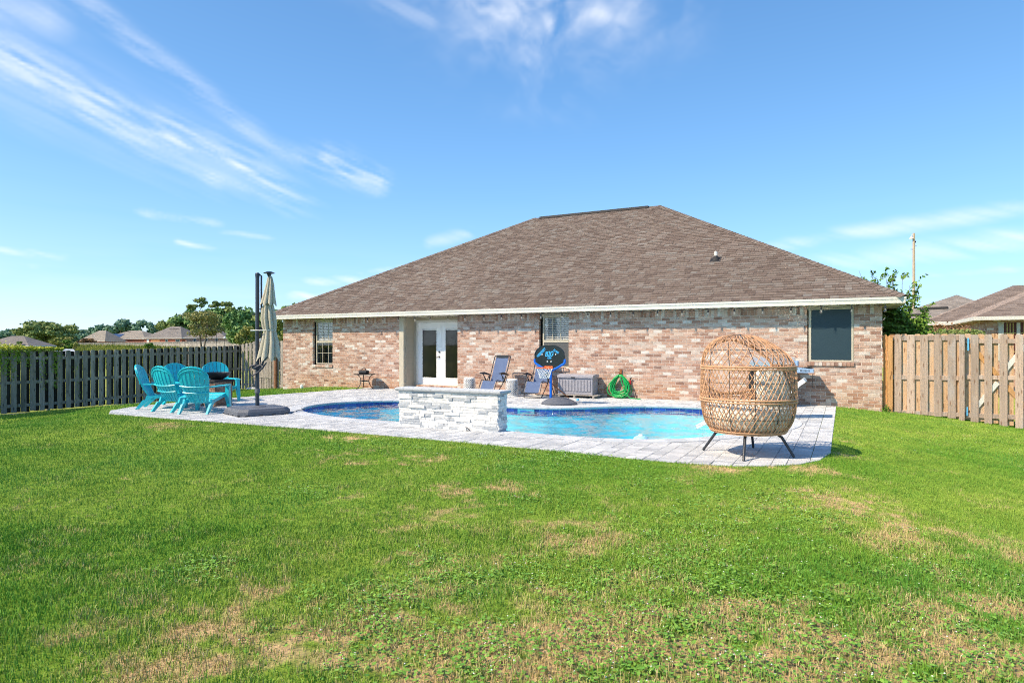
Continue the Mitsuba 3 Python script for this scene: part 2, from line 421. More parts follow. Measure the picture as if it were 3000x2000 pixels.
def sheet(xs, ys, keep, fn):
    X, Y = np.meshgrid(xs, ys, indexing='ij')
    Z = fn(X, Y)
    v = np.stack([X, Y, Z], -1).reshape(-1, 3)
    i, j = np.meshgrid(np.arange(len(xs) - 1), np.arange(len(ys) - 1), indexing='ij')
    k = keep((X[:-1, :-1] + X[1:, 1:]) / 2, (Y[:-1, :-1] + Y[1:, 1:]) / 2)
    q = np.stack([i * len(ys) + j, (i + 1) * len(ys) + j, (i + 1) * len(ys) + j + 1, i * len(ys) + j + 1], -1)[k]
    return v, np.vstack([q[:, [0, 1, 2]], q[:, [0, 2, 3]]])


DRY = [(-2.19, 2.28, .34, .55), (-3.28, 5.55, .55, .5), (-5.07, 6.47, .45, .75), (-6.88, 7.52, .5, .8), (-10.78, 7.38, .6, .6), (-5.97, 6.6, .4, .6), (.55, 5.9, .5, .6), (-.68, 3.07, .5, .6), (.7, 3.75, .4, .6), (.1, 6.8, .5, .5), (.75, 4.5, .4, .6),
       (-1.33, 2.7, .4, .45), (-2.7, 2.0, .4, .6), (-.05, 9.6, .22, .9), (-.05, 11.0, .2, .9), (-.04, 12.6, .2, .8), (-.3, 8.2, .35, .6), (-8.6, 7.75, .4, .5), (-1.2, 7.75, .4, .5), (-.2, 3.3, .6, .5), (.2, 2.4, .6, .8), (-1.9, 4.6, .4, .35)]


def dryness(x, y):
    """0 lush to 1 bare, for drjit or numpy floats alike."""
    d = 0
    for a, b, r, k in DRY:
        q = ((x - a) * (x - a) + (y - b) * (y - b) * 1.3) / (r * r)
        d = d + k / (1 + q * q)
    return d


def lawn_tone(p):
    d = dryness(p.x, p.y)
    big = fbm(p.x * .45 + 3, p.y * .45, 1, 3)
    sml = fbm(p.x * 2.6, p.y * 2.6, 2, 3)
    # the mown turf thins towards the near right corner of the yard
    thin = smoothstep(9.5, 2.0, p.y) * smoothstep(-10.0, 0.0, p.x) * .31 + smoothstep(6.0, 1.8, p.y) * .10
    mic = fbm(p.x * 9, p.y * 9, 5, 2)
    dry = dr.clip(d * (.15 + 1.2 * sml + .6 * (mic - .5)) + thin + (sml - .5) * .75 + (mic - .5) * .85 - .07 + (big - .5) * .35, 0, 1)
    return dry, big, sml


def ground_color(p, n, uv):
    dry, big, sml = lawn_tone(p)
    f = fbm(p.x * 24, p.y * 24, p.z * 24, 3)
    gcol = mix((.10, .19, .02), (.20, .28, .04), big)
    c = mix(gcol, (.44, .31, .165), smoothstep(.25, .85, dry))
    return c * (.35 + 1.25 * f)


def grass_color(p, n, uv):
    dry, big, sml = lawn_tone(p)
    r = cell_rand(uv.x * 9973, 3, 1)
    g = mix((.145, .330, .034), (.345, .470, .075), dr.clip(big * 1.5 - .3 + (sml - .5) * .9 + (r - .5) * .5, 0, 1))
    tuft = smoothstep(.50, .68, fbm(p.x * 5.5, p.y * 5.5, 4, 2))
    g = mix(g, (.065, .215, .022), tuft * .38)
    g = mix(g, (.095, .30, .045), smoothstep(.55, .75, fbm(p.x * .9, p.y * .9, 8, 3)) * .5)
    straw = mix((.42, .37, .13), (.62, .49, .26), r)
    k = smoothstep(.24, .90, dry * .95 + (r - .5) * .80)
    return mix(g, straw, k) * (.72 + .38 * uv.y)  # blades darken towards the root: shade painted into the colour


bsdf('mat_ground', ground_color, .95, .05)
bsdf('mat_grass', grass_color, .65, .25)
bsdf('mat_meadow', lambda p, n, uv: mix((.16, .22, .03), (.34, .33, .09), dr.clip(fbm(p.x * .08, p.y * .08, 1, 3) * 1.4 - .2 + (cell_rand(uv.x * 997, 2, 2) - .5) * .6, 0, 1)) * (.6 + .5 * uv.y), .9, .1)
bsdf('mat_field', lambda p, n, uv: mix((.13, .19, .03), (.29, .29, .09), fbm(p.x * .06, p.y * .06, 1, 4)) * (.8 + .4 * fbm(p.x * 2, p.y * 2, 0, 2)), .95, .05)

inside = lambda x, y: ~shapely.contains_xy(hold, x, y)
xs = np.unique(np.concatenate([np.arange(-21.8, 14.01, .2), [14.0]])); ys = np.unique(np.concatenate([np.arange(-8, 18.01, .2), [18.0]]))
put('lawn', sheet(xs, ys, inside, H), 'mat_ground', True, kind='structure', label='mown lawn sloping gently round the paved pool deck', category='lawn')
g = np.concatenate([np.linspace(0, 1, 40) ** 3])
xo = np.unique(np.round(np.concatenate([-21.8 - 1500 * g, np.linspace(-21.8, 14, 12), 14 + 1500 * g]), 4))
yo = np.unique(np.round(np.concatenate([-8 - 800 * g, np.linspace(-8, 18, 10), 18 + 2000 * g]), 4))
put('field', sheet(xo, yo, lambda x, y: ~((x > -21.8) & (x < 14) & (y > -8) & (y < 18)), H), 'mat_field', True, kind='structure', label='rough open field beyond the garden fences', category='field')

# ---------------------------------------------------------------- grass blades


def blades(x, y, h, w, seg, lean=.6):
    n = len(x)
    z = H(x, y) - .004
    a = rng.random(n) * 2 * np.pi; b = rng.random(n) * 2 * np.pi
    side = np.stack([np.cos(a), np.sin(a), 0 * a], 1) * (w / 2)[:, None]
    bend = np.stack([np.cos(b), np.sin(b), 0 * b], 1) * (h * lean * rng.random(n))[:, None]
    base = np.stack([x, y, z], 1)
    up = np.array([0, 0, 1.0])
    r = rng.random(n)
    if seg == 1:
        v = np.stack([base - side, base + side, base + bend + up * h[:, None]], 1)
        f = np.arange(3)[None] + 3 * np.arange(n)[:, None]
        t = [0, 0, 1]
    else:
        mid = base + bend * .35 + up * (h * .62)[:, None]
        v = np.stack([base - side, base + side, mid + side * .8, mid - side * .8, base + bend + up * h[:, None] * (1 - .2 * r[:, None])], 1)
        f = (np.array([[0, 1, 2], [0, 2, 3], [3, 2, 4]])[None] + 5 * np.arange(n)[:, None, None]).reshape(-1, 3)
        t = [0, 0, .65, .65, 1]
    uv = np.stack([np.repeat(r[:, None], len(t), 1), np.tile(np.array(t, float), (n, 1))], -1).reshape(-1, 2)
    return v.reshape(-1, 3), f, uv


NOGRASS = DECK.buffer(.005).union(sbox(-18.27, 16.86, .78, 18))


def scatter(n, x0, x1, y0, y1, f0, f1, margin=2.8):
    """Random lawn points between two distances from the viewpoint of the photo, with a margin to its sides."""
    x = rng.uniform(x0, x1, n); y = rng.uniform(y0, y1, n)
    F = x * FWD[0] + y * FWD[1]; R = x * FWD[1] - y * FWD[0]
    ok = (F > f0) & (F < f1) & (np.abs(R) < F * .80 + margin) & (x > -21.7) & (x < 13) & (y < 17.9)
    x, y = x[ok], y[ok]
    ok = ~shapely.contains_xy(NOGRASS, x, y)
    return x[ok], y[ok]


lawn_grass = M()
for dens, rect, f0, f1, hh, ww, seg in ((9000, (-9, 6, -3, 8.2), 1.5, 5.2, (.018, .060), .0040, 2), (4300, (-16, 11, 0, 14), 5.2, 9.0, (.022, .05), .0062, 1), (2300, (-21.7, 13, 2, 17.9), 9.0, 14.5, (.024, .05), .009, 1), (900, (-21.7, 13, 6, 17.9), 14.5, 27, (.03, .06), .016, 1)):
    area = (rect[1] - rect[0]) * (rect[3] - rect[2])
    x, y = scatter(int(dens * area), *rect, f0, f1)
    bare = dryness(x, y) * (.4 + 1.2 * meshkit.fbm(np.stack([x * 2.6, y * 2.6, 0 * x + 2], -1), 3))
    keep = rng.random(len(x)) > np.clip((bare - .40) * .9, 0, .5)
    x, y = x[keep], y[keep]
    clump = .45 + .7 * meshkit.fbm(np.stack([x * 3.1, y * 3.1, 0 * x], -1), 3, seed=4) + .7 * np.clip(meshkit.noise(np.stack([x * 11, y * 11, 0 * x], -1), seed=6) - .45, 0, 1)
    h = rng.uniform(*hh, len(x)) * clump
    lawn_grass.add(*blades(x, y, h, np.full(len(x), ww) * rng.uniform(.7, 1.3, len(x)), seg))
put('lawn_grass', lawn_grass, 'mat_grass', kind='stuff', label='short mown grass blades, green with dry straw patches', category='grass')

# broad-leaved weeds with tiny white flowers in patches
bsdf('mat_weed', lambda p, n, uv: mix((.10, .26, .026), (.24, .42, .06), cell_rand(uv.x * 997, uv.y * 991)), .5, .35)
bsdf('mat_petal', (.72, .72, .70), .7, .2)
weed, petal = M(), M()
WEEDS = [(-2.35, 2.84, .25, 500), (-1.79, 2.49, .35, 700), (-3.1, 7.7, .7, 1100), (-1.22, 3.66, .5, 900), (-.8, 4.06, .5, 900), (-.81, 2.92, .4, 800), (-.31, 3.08, .35, 600), (.27, 3.86, .5, 900), (.64, 5.02, .5, 700), (-.85, 5.78, .7, 900), (-3.9, 7.4, .8, 1000), (-.48, 6.24, .5, 600),
         (-1.33, 2.73, .3, 600), (-3.69, 2.76, .15, 260), (-.5, 3.37, .5, 800), (.9, 3.6, .5, 700), (-1.6, 6.9, .8, 800), (-5.4, 7.4, .7, 500), (.5, 3.1, .4, 700), (-1.0, 4.9, .6, 500), (-2.2, 3.5, .35, 350), (-6.1, 7.3, .6, 400), (1.6, 12.5, 2.0, 1500), (-4.6, 4.6, .3, 160), (-2.6, 5.4, .3, 200)]
wx, wy, ww_ = [], [], []
for a, b, r, n in WEEDS:
    c = rng.normal(0, r * .8, (max(6, n // 9), 2))
    k = c[rng.integers(0, len(c), n)] + rng.normal(0, .06, (n, 2))
    wx.append(a + k[:, 0]); wy.append(b + k[:, 1] * .9)
wx, wy = np.concatenate(wx), np.concatenate(wy)
ok = ~shapely.contains_xy(NOGRASS, wx, wy); wx, wy = wx[ok], wy[ok]
n = len(wx)
a = rng.random(n) * 2 * np.pi
L_ = rng.uniform(.008, .017, n); wz = H(wx, wy) + rng.uniform(.02, .05, n)
d = np.stack([np.cos(a), np.sin(a), rng.uniform(-.3, .5, n)], 1) * L_[:, None]
s = np.stack([-np.sin(a), np.cos(a), rng.uniform(-.3, .3, n)], 1) * (L_ * .62)[:, None]
L_ = L_ * .8
b0 = np.stack([wx, wy, wz - .012], 1)
v = np.stack([b0 - d, b0 + s, b0 + d, b0 - s], 1).reshape(-1, 3)
f = (np.array([[0, 1, 2], [0, 2, 3]])[None] + 4 * np.arange(n)[:, None, None]).reshape(-1, 3)
weed.add(v, f, np.repeat(rng.random((n, 2)), 4, 0))
put('lawn_weeds', weed, 'mat_weed', kind='stuff', label='low broad-leaved weeds creeping through the lawn', category='weeds')
k = rng.choice(n, n // 22, replace=False)
for i in k:
    c = b0[i] + [0, 0, .012]
    q = rng.uniform(.0028, .0052)
    petal.add([c + [q, 0, 0], c + [0, q, 0], c - [q, 0, 0], c - [0, q, 0], c + [0, 0, q]], [[0, 1, 4], [1, 2, 4], [2, 3, 4], [3, 0, 4]])
put('weed_flowers', petal, 'mat_petal', kind='stuff', label='tiny white flowers on the weeds in the near lawn', category='flowers')

# ---------------------------------------------------------------- the brick house
WY, XL, XR = 16.9, -18.257, .762
OV, ZE, ZF = .42, 2.517, 2.372
EX0, EX1, EY0 = XL - OV, XR + OV, WY - OV
RT, PITCH = 7.35, .563
EY1 = EY0 + 2 * RT
RZ = ZE + RT * PITCH
house = thing('brick_house', 'long single-storey brick house with a brown shingled hip roof beyond the pool', 'house')
OPEN = [(-16.79, -15.86, .75, 2.4), (-7.905, -6.977, .78, 2.4), (-.80, .19, 1.035, 2.4), (-12.97, -10.716, -1, 2.4)]


def spans(z):
    cut = sorted((a, b) for a, b, c, d in OPEN if c < z < d)
    out, x = [], XL
    for a, b in cut:
        out.append((x, a)); x = b
    return out + [(x, XR)]


def brick(lo, hi):
    """A brick: a block whose outer face is chamfered a little; y faces the garden."""
    x0, y0, z0 = lo; x1, y1, z1 = hi; b = .003
    j = rng.normal(0, .0012)
    m = M()
    v = [[x0 + b, y0 + j, z0 + b], [x1 - b, y0 + j, z0 + b], [x1 - b, y0 + j, z1 - b], [x0 + b, y0 + j, z1 - b],
         [x0, y0 + b + j, z0], [x1, y0 + b + j, z0], [x1, y0 + b + j, z1], [x0, y0 + b + j, z1],
         [x0, y1, z0], [x1, y1, z0], [x1, y1, z1], [x0, y1, z1]]
    q = []
    for r in (0, 4):
        for i in range(4): q.append([r + i, r + 4 + i, r + 4 + (i + 1) % 4, r + (i + 1) % 4])
    q.append([0, 1, 2, 3])
    return m.add(v, np.array(q)[:, ::-1] if False else q)


bricks = []
for k in range(29):
    z0 = -.15 + .08 * k
    for a, b in spans(z0 + .04):
        x = a - (.111 if k % 2 else 0) - .004 * (k % 3)
        while x < b:
            x0, x1 = max(x, a) + (.004 if x > a else 0), min(x + .216, b)
            if x1 - x0 > .025:
                bricks.append((np.hypot(x0, WY), brick((x0, WY, z0), (x1, WY + .10, z0 + .072))))
            x += .222
for a, b in spans(2.25):
    n = max(1, int(round((b - a) / .0805))); w = (b - a) / n
    for i in range(n):
        bricks.append((np.hypot(a + i * w, WY), brick((a + i * w + .003, WY, 2.173), (a + (i + 1) * w - .003, WY + .10, 2.366))))
# side walls, the back and the foundation: plain sheets of brick seen edge-on at most
wall = house + '__wall'
mm = M()
mm.box((XR - .1, WY + .012, -.5), (XR, EY1 - OV, 2.37)); mm.box((XL, WY + .1, -.5), (XL + .1, EY1 - OV, 2.37)); mm.box((XL + .1, EY1 - OV - .1, -.5), (XR - .1, EY1 - OV, 2.37))
put(wall, mm, 'mat_brick_far')
bed = Polygon([(XL + .003, -.5), (XR - .004, -.5), (XR - .004, 2.37), (XL + .003, 2.37)])
for a, b, c, d in OPEN: bed = bed.difference(sbox(a - .012, c - .004, b + .012, d))
UP = np.array([[1, 0, 0, 0], [0, 0, 1, 0], [0, 1, 0, 0], [0, 0, 0, 1.0]])   # polygon (x, z) -> upright, thickness along y
put(wall + '__mortar', M().prism(bed, WY + .007, WY + .098, mat=UP), 'mat_mortar')
split300(wall + '__brick', bricks, 'mat_brick')
put(house + '__foundation', M().box((XL + .02, WY + .02, -.8), (XL + 3.6, WY + .3, -.16)).box((XL + 3.6, WY + .02, -.8), (XR - .02, WY + .3, -.16)), 'mat_joint_sand')

# roof: hip body, shingle tabs on the garden side, hip caps, ridge vent, pipe
roof = house + '__roof'
v = [[EX0, EY0, ZE], [EX1, EY0, ZE], [EX1, EY1, ZE], [EX0, EY1, ZE], [EX0 + RT, EY0 + RT, RZ], [EX1 - RT, EY0 + RT, RZ]]
put(roof, M().add(v, [[1, 2, 5], [3, 0, 4]]).add(v, [[2, 3, 4, 5], [0, 1, 5, 4]]), 'mat_roof_far')
SL = RT * math.hypot(1, PITCH); UPV = np.array([0, 1, PITCH]) / math.hypot(1, PITCH); NRM = np.array([0, -PITCH, 1]) / math.hypot(1, PITCH)
tabs = []
EXPO = .143
nrow = int(SL / EXPO)
for k in range(nrow):
    t0, t1 = k * EXPO, min((k + 1) * EXPO + .03, SL)
    mid = RT * min(1, (t0 + .07) / SL)
    a, b = EX0 + mid - .03, EX1 - mid + .03
    x = a - rng.random() * .3; up = rng.random() < .5
    while x < b:
        w = rng.choice([.14, .18, .22, .26, .32]) + rng.random() * .03
        up = not up if rng.random() < .8 else up
        th = .022 if up else .013
        x0, x1 = max(x, a), min(x + w, b)
        if x1 - x0 > .03:
            sk = rng.uniform(-.012, .012)
            P0 = lambda s, t, hgt: np.array([s, EY0, ZE]) + UPV * t + NRM * hgt
            drop = .012 if k == 0 else 0
            vv = [P0(x0 + .003, t0 - drop, 0), P0(x1 - .003, t0 - drop, 0), P0(x1 - .003, t0 - drop, th), P0(x0 + .003, t0 - drop, th), P0(x0 + .003 + sk, t1, .002), P0(x1 - .003 + sk, t1, .002)]
            m = M().add(vv, [[0, 4, 3], [1, 2, 5]]).add(vv, [[0, 1, 2, 3], [3, 2, 5, 4]], uv=(0, 0))
            u = m.u[0][0]; m.u[1][:] = u
            c = P0((x0 + x1) / 2, t0, 0)
            tabs.append((np.hypot(c[0], c[1]), m))
        x += w
split300(roof + '__shingle', tabs, 'mat_shingle')
for (A, B, nm) in (((EX1, EY0, ZE), (EX1 - RT, EY0 + RT, RZ), 'r'), ((EX0, EY0, ZE), (EX0 + RT, EY0 + RT, RZ), 'l')):
    A, B = np.array(A), np.array(B); L = np.linalg.norm(B - A); d = (B - A) / L
    side = np.array([-d[1], d[0], 0]); side /= np.linalg.norm(side); upn = np.cross(d, side); upn = upn * np.sign(upn[2])
    n = int(L / .15)
    for i in range(n):
        s0, s1 = A + d * (L * i / n), A + d * (L * (i + 1) / n + .03)
        vv = []
        for q, h in ((s0, .022), (s1, .006)):
            for w, dz in ((-.15, -.062), (0, .012), (.15, -.062)): vv.append(q + side * w + upn * (dz + h + .012))
        vv += [vv[0] - upn * .012, vv[1] - upn * .012, vv[2] - upn * .012]
        put(roof + '__hip_cap', M().add(vv, [[0, 1, 4, 3], [1, 2, 5, 4], [6, 7, 1, 0], [7, 8, 2, 1]]), 'mat_shingle')
put(house + '__ridge_vent', M().hull([[EX0 + RT + .25, EY0 + RT + s, RZ + h] for s, h in ((-.16, -.06), (.16, -.06), (-.12, .035), (.12, .035))] + [[EX1 - RT - .4, EY0 + RT + s, RZ + h] for s, h in ((-.16, -.06), (.16, -.06), (-.12, .035), (.12, .035))]), 'mat_black_rough')
cap = M()
for i in range(2):
    x0, x1 = ((EX1 - RT - .42, EX1 - RT + .06), (EX0 + RT - .06, EX0 + RT + .27))[i]
    cap.hull([[x, EY0 + RT + s, RZ + h] for x in (x0, x1) for s, h in ((-.17, -.085), (.17, -.085), (0, .02))])
put(roof + '__ridge_cap', cap, 'mat_shingle')
vx, vy = -3.27, 18.9; vz = ZE + (vy - EY0) * PITCH
pipe = put(house + '__vent_pipe', M().tube([[vx, vy, vz], [vx, vy, vz + .24]], .042, 12), 'mat_white_plastic', 30)
put(pipe + '__flashing', M().lathe([(.13, -.09), (.12, .0), (.055, .11), (.046, .115)], 14, (vx, vy, vz)).hull([np.array([vx, vy, vz]) + UPV * t + np.array([s, 0, 0]) + NRM * h for t in (-.16, .16) for s in (-.15, .15) for h in (0, .016)]), 'mat_black_rough', 30)

# eaves: fascia with a drip edge, soffit with vent holes
def ring(o0, o1, z0, z1):
    m = M()
    m.box((EX0 - o1, EY0 - o1, z0), (EX1 + o1, EY0 - o0, z1)); m.box((EX1 + o0, EY0 - o0, z0), (EX1 + o1, EY1 + o1, z1)); m.box((EX0 - o1, EY0 - o0, z0), (EX0 - o0, EY1 + o1, z1)); m.box((EX0 - o0, EY1 + o0, z0), (EX1 + o0, EY1 + o1, z1))
    return m
fas = put(house + '__fascia', ring(-.02, .004, ZF, ZE - .058), 'mat_white_trim')
put(fas + '__drip_edge', ring(-.02, .018, ZE - .057, ZE - .004), 'mat_white_trim')
m = M()
m.box((EX0 + .02, EY0 + .02, ZF + .006), (EX1 - .02, WY + .006, ZF + .02)); m.box((XR - .003, WY + .006, ZF + .006), (EX1 - .02, EY1 - .02, ZF + .02)); m.box((EX0 + .02, WY + .006, ZF + .006), (XL + .003, EY1 - .02, ZF + .02)); m.box((-12.97, WY + .006, ZF + .006), (-10.716, 17.6, ZF + .02))
sof = put(house + '__soffit', m, 'mat_cream')
m = M()
for x in np.arange(EX0 + .3, EX1, .2): m.box((x, WY - .16, ZF + .001), (x + .09, WY - .10, ZF + .0055))
put(sof + '__vent_slots', m, 'mat_black_rough'); labels[sof + '__vent_slots'] = {'kind': 'stuff'}

# windows
def sash_window(a, b, z0, z1, y, zm, screen, name, lab):
    k = nk(house + '__window'); labels[k] = {'label': lab}
    f = M()
    def bar(x0, x1, c0, c1, dy=0, th=.05): f.rbox((x0, y + dy, c0), (x1, y + dy + th, c1), .004)
    zt = 2.27
    bar(a - .085, b, zt, ZF + .006, -.012)                                          # head trim
    bar(a, a + .035, z0, zt); bar(b - .03, b, z0, zt); bar(a + .035, b - .03, z0, z0 + .035); bar(a + .035, b - .03, zt - .035, zt); bar(a + .035, b - .03, zm - .035, zm + .035, -.008)
    put(k + '__frame', f, 'mat_tan_trim')
    g = M(); gx0, gx1 = a + .035, b - .03
    for i in (1, 2):
        x = gx0 + (gx1 - gx0) * i / 3; g.box((x - .008, y + .018, z0 + .036), (x + .008, y + .027, zm - .036)); g.box((x - .008, y + .018, zm + .036), (x + .008, y + .027, zt - .036))
    zc = (z0 + zm) / 2; g.box((gx0, y + .0195, zc - .008), (gx1, y + .0255, zc + .008))
    if not screen: zc = (zt + zm) / 2
    put(k + '__muntin', g, 'mat_tan_trim')
    put(k + '__pane', M().add([[gx0, y + .03, z0], [gx1, y + .03, z0], [gx1, y + .03, zt], [gx0, y + .03, zt]], [[0, 1, 2, 3]]), 'mat_glass')
    if screen:
        put(k + '__insect_screen', M().box((gx0, y + .004, z0 + .036), (gx1, y + .006, zm - .036)), 'mat_insect_screen')
    n = 12; zs = np.linspace(zm + .06, zt - .06, n)
    for q in zs:
        m = mat((gx0 + gx1) / 2, y + .085, q, rx=-6)
        put(k + '__blind_slat', M().box((-(gx1 - gx0) / 2 + .006, -.012, -.011), ((gx1 - gx0) / 2 - .006, .012, .011), mat=m), 'mat_blind')
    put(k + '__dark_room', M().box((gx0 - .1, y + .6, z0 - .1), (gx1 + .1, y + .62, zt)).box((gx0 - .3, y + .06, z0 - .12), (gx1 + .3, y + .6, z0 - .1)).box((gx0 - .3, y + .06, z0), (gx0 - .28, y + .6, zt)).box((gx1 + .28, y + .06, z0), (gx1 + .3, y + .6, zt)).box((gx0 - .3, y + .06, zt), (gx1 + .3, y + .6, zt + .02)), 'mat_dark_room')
    return k


def sill(a, b, z1):
    n = int(round((b - a + .02) / .082)); w = (b - a + .02) / n
    for i in range(n):
        x = a - .01 + i * w
        put(house + '__sill_brick', brick((x + .003, WY - .035, z1 - .085), (x + w - .003, WY + .11, z1)), 'mat_brick')


sash_window(-16.70, -15.86, .775, 2.30, WY + .08, 1.56, False, 'a', 'narrow sash window left of the doors with half-drawn blind')
sash_window(-7.82, -6.977, .80, 2.30, WY + .07, 1.555, True, 'b', 'sash window behind the basketball hoop with blind above')
sill(-16.79, -15.86, .75); sill(-7.905, -6.977, .78); sill(-.80, .19, 1.035)
k = nk(house + '__window'); labels[k] = {'label': 'wide window at the right end behind a dark sun screen'}
f = M(); y = WY + .012
f.rbox((-.795, y - .01, 2.285), (.188, y + .06, ZF + .006), .004); f.rbox((-.77, y, 1.045), (-.715, y + .06, 2.285), .004); f.rbox((.135, y, 1.045), (.185, y + .06, 2.285), .004); f.rbox((-.715, y, 1.045), (.135, y + .06, 1.085), .004)
put(k + '__frame', f, 'mat_tan_trim')
put(k + '__sun_screen', M().box((-.715, y + .012, 1.085), (.135, y + .018, 2.285)), 'mat_screen')

# recessed entrance: lap siding, trim, double glazed doors, brick step
YD, AX0, AX1 = 17.44, -12.785, -10.716
tr = M(); tr.rbox((-12.968, WY - .012, -.02), (AX0, WY + .09, ZF + .004), .004); put(house + '__corner_board', tr, 'mat_tan_trim')
m = M(); m.rbox((AX0 + .002, YD - .02, -.02), (AX0 + .035, YD + .004, ZF + .004), .003); put(house + '__corner_board', m, 'mat_tan_trim')
for i in range(22):
    z0 = .0 + i * .108; z1 = min(z0 + .118, ZF)
    put(house + '__siding_board', M().hull([[AX0 + o, yy, zz] for yy in (WY + .09, YD - .02) for o, zz in ((-.02, z0), (.028, z0), (.003, z1), (-.02, z1))]), 'mat_siding')
    if i in (20, 21):
        put(house + '__siding_board', M().hull([[xx, YD + o, zz] for xx in (AX0 + .03, AX1) for o, zz in ((.03, z0 + .03), (-.014, z0 + .03), (-.003, min(z1 + .03, ZF + .004)), (.03, min(z1 + .03, ZF + .004)))]), 'mat_siding')
    elif i < 21:
        put(house + '__siding_board', M().hull([[xx, YD + o, zz] for xx in (AX0 + .035, -12.665) for o, zz in ((.03, z0), (-.024, z0), (-.003, z1), (.03, z1))]), 'mat_siding')
put(house + '__entry_ceiling', M().box((AX0, WY + .2, ZF - .002), (AX1, YD, ZF + .004)), 'mat_cream')
put(house + '__entry_side', M().box((AX1 + .002, WY + .1, -.1), (AX1 + .03, YD + .03, ZF)), 'mat_siding')
fr = M(); fr.rbox((-12.66, YD - .03, .135), (-12.60, YD + .06, 2.19), .004); fr.rbox((-12.66, YD - .03, 2.19), (AX1, YD + .06, 2.262), .004)
put(house + '__door_frame', fr, 'mat_white_trim')
for di, (a, b) in enumerate(((-12.597, -11.690), (-11.684, -10.777))):
    k = put(house + '__door', (lambda d: d.rbox((a, YD, .155), (a + .155, YD + .045, 2.187), .003).rbox((b - .155, YD, .155), (b, YD + .045, 2.187), .003).rbox((a + .155, YD, .155), (b - .155, YD + .045, .36), .003).rbox((a + .155, YD, 2.02), (b - .155, YD + .045, 2.187), .003))(M()), 'mat_door_white')
    labels[k] = {'label': ('left', 'right')[di] + ' white door with a tall glass panel'}
    fm = M()
    for lo, hi in (((a + .13, YD - .014, .335), (a + .175, YD, 2.045)), ((b - .175, YD - .014, .335), (b - .13, YD, 2.045)), ((a + .175, YD - .014, .335), (b - .175, YD, .38)), ((a + .175, YD - .014, 2.0), (b - .175, YD, 2.045))): fm.rbox(lo, hi, .006)
    put(k + '__moulding', fm, 'mat_door_white')
    put(k + '__pane', M().add([[a + .17, YD + .012, .37], [b - .17, YD + .012, .37], [b - .17, YD + .012, 2.01], [a + .17, YD + .012, 2.01]], [[0, 1, 2, 3]]), 'mat_door_glass')
    put(k + '__blind', M().rbox((a + .17, YD + .02, 1.93), (b - .17, YD + .04, 2.015), .004), 'mat_blind')
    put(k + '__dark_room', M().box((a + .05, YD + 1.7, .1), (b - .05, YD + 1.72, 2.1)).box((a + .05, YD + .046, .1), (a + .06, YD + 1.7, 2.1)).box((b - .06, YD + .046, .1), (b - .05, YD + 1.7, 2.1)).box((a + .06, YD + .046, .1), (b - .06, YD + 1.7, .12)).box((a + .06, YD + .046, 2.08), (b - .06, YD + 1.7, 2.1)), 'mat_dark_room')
    if di == 0:
        x = b - .06
        hd = M().lathe([(.0, -.03), (.028, -.028), (.03, 0)], 14).get(); hv = hd[0][:, [0, 2, 1]]
        put(k + '__deadbolt', M().add(hv + [x, YD - .002, 1.22], hd[1]), 'mat_black', 30)
        put(k + '__handle', M().add(hv + [x, YD - .002, 1.06], hd[1]).tube([[x, YD - .03, 1.06], [x, YD - .055, 1.06], [x - .03, YD - .06, 1.06], [x - .12, YD - .055, 1.055]], .009, 8), 'mat_black', 30)
put(house + '__threshold', M().rbox((-12.6, YD - .06, .13), (AX1, YD + .06, .153), .004), 'mat_white_trim')
n = 20
for i in range(n):
    x0 = -12.45 + i * (AX1 + 12.45) / n
    put(house + '__step_brick', brick((x0 + .003, YD - .32, .02), (x0 + (AX1 + 12.45) / n - .003, YD - .02, .13)), 'mat_brick')

# ---------------------------------------------------------------- pool, coping, deck
pool = thing('swimming_pool', 'free-form swimming pool with blue waterline tiles and pale stone coping', 'pool')
# shell
n = len(POOL)
bx, by = np.meshgrid(np.arange(-11.8, -.6, .3), np.arange(9.2, 15.5, .3), indexing='ij')
pts = np.stack([bx.ravel(), by.ravel()], 1); pts = pts[shapely.contains_xy(POOLP.buffer(-.12), pts[:, 0], pts[:, 1])]
allp = np.vstack([POOL, pts]); tri = Delaunay(allp).simplices
cc = allp[tri].mean(1); tri = tri[shapely.contains_xy(POOLP, cc[:, 0], cc[:, 1])]
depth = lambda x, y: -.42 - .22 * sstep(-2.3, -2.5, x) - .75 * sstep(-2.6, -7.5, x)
e1, e2 = allp[tri[:, 1]] - allp[tri[:, 0]], allp[tri[:, 2]] - allp[tri[:, 0]]
flip = (e1[:, 0] * e2[:, 1] - e1[:, 1] * e2[:, 0]) < 0; tri[flip] = tri[flip][:, ::-1]
i = np.arange(n); i2 = (i + 1) % n
zfl = depth(allp[:, 0], allp[:, 1])
top = np.column_stack([POOL, np.full(n, -.05)]); botm = np.column_stack([POOL, zfl[:n]])
out = np.array(POOLP.buffer(.02).exterior.coords)
put(pool + '__shell', M().add(np.column_stack([allp, zfl]), tri).add(np.vstack([top, botm]), np.stack([i, i2, i2 + n, i + n], 1)), 'mat_pool_plaster')
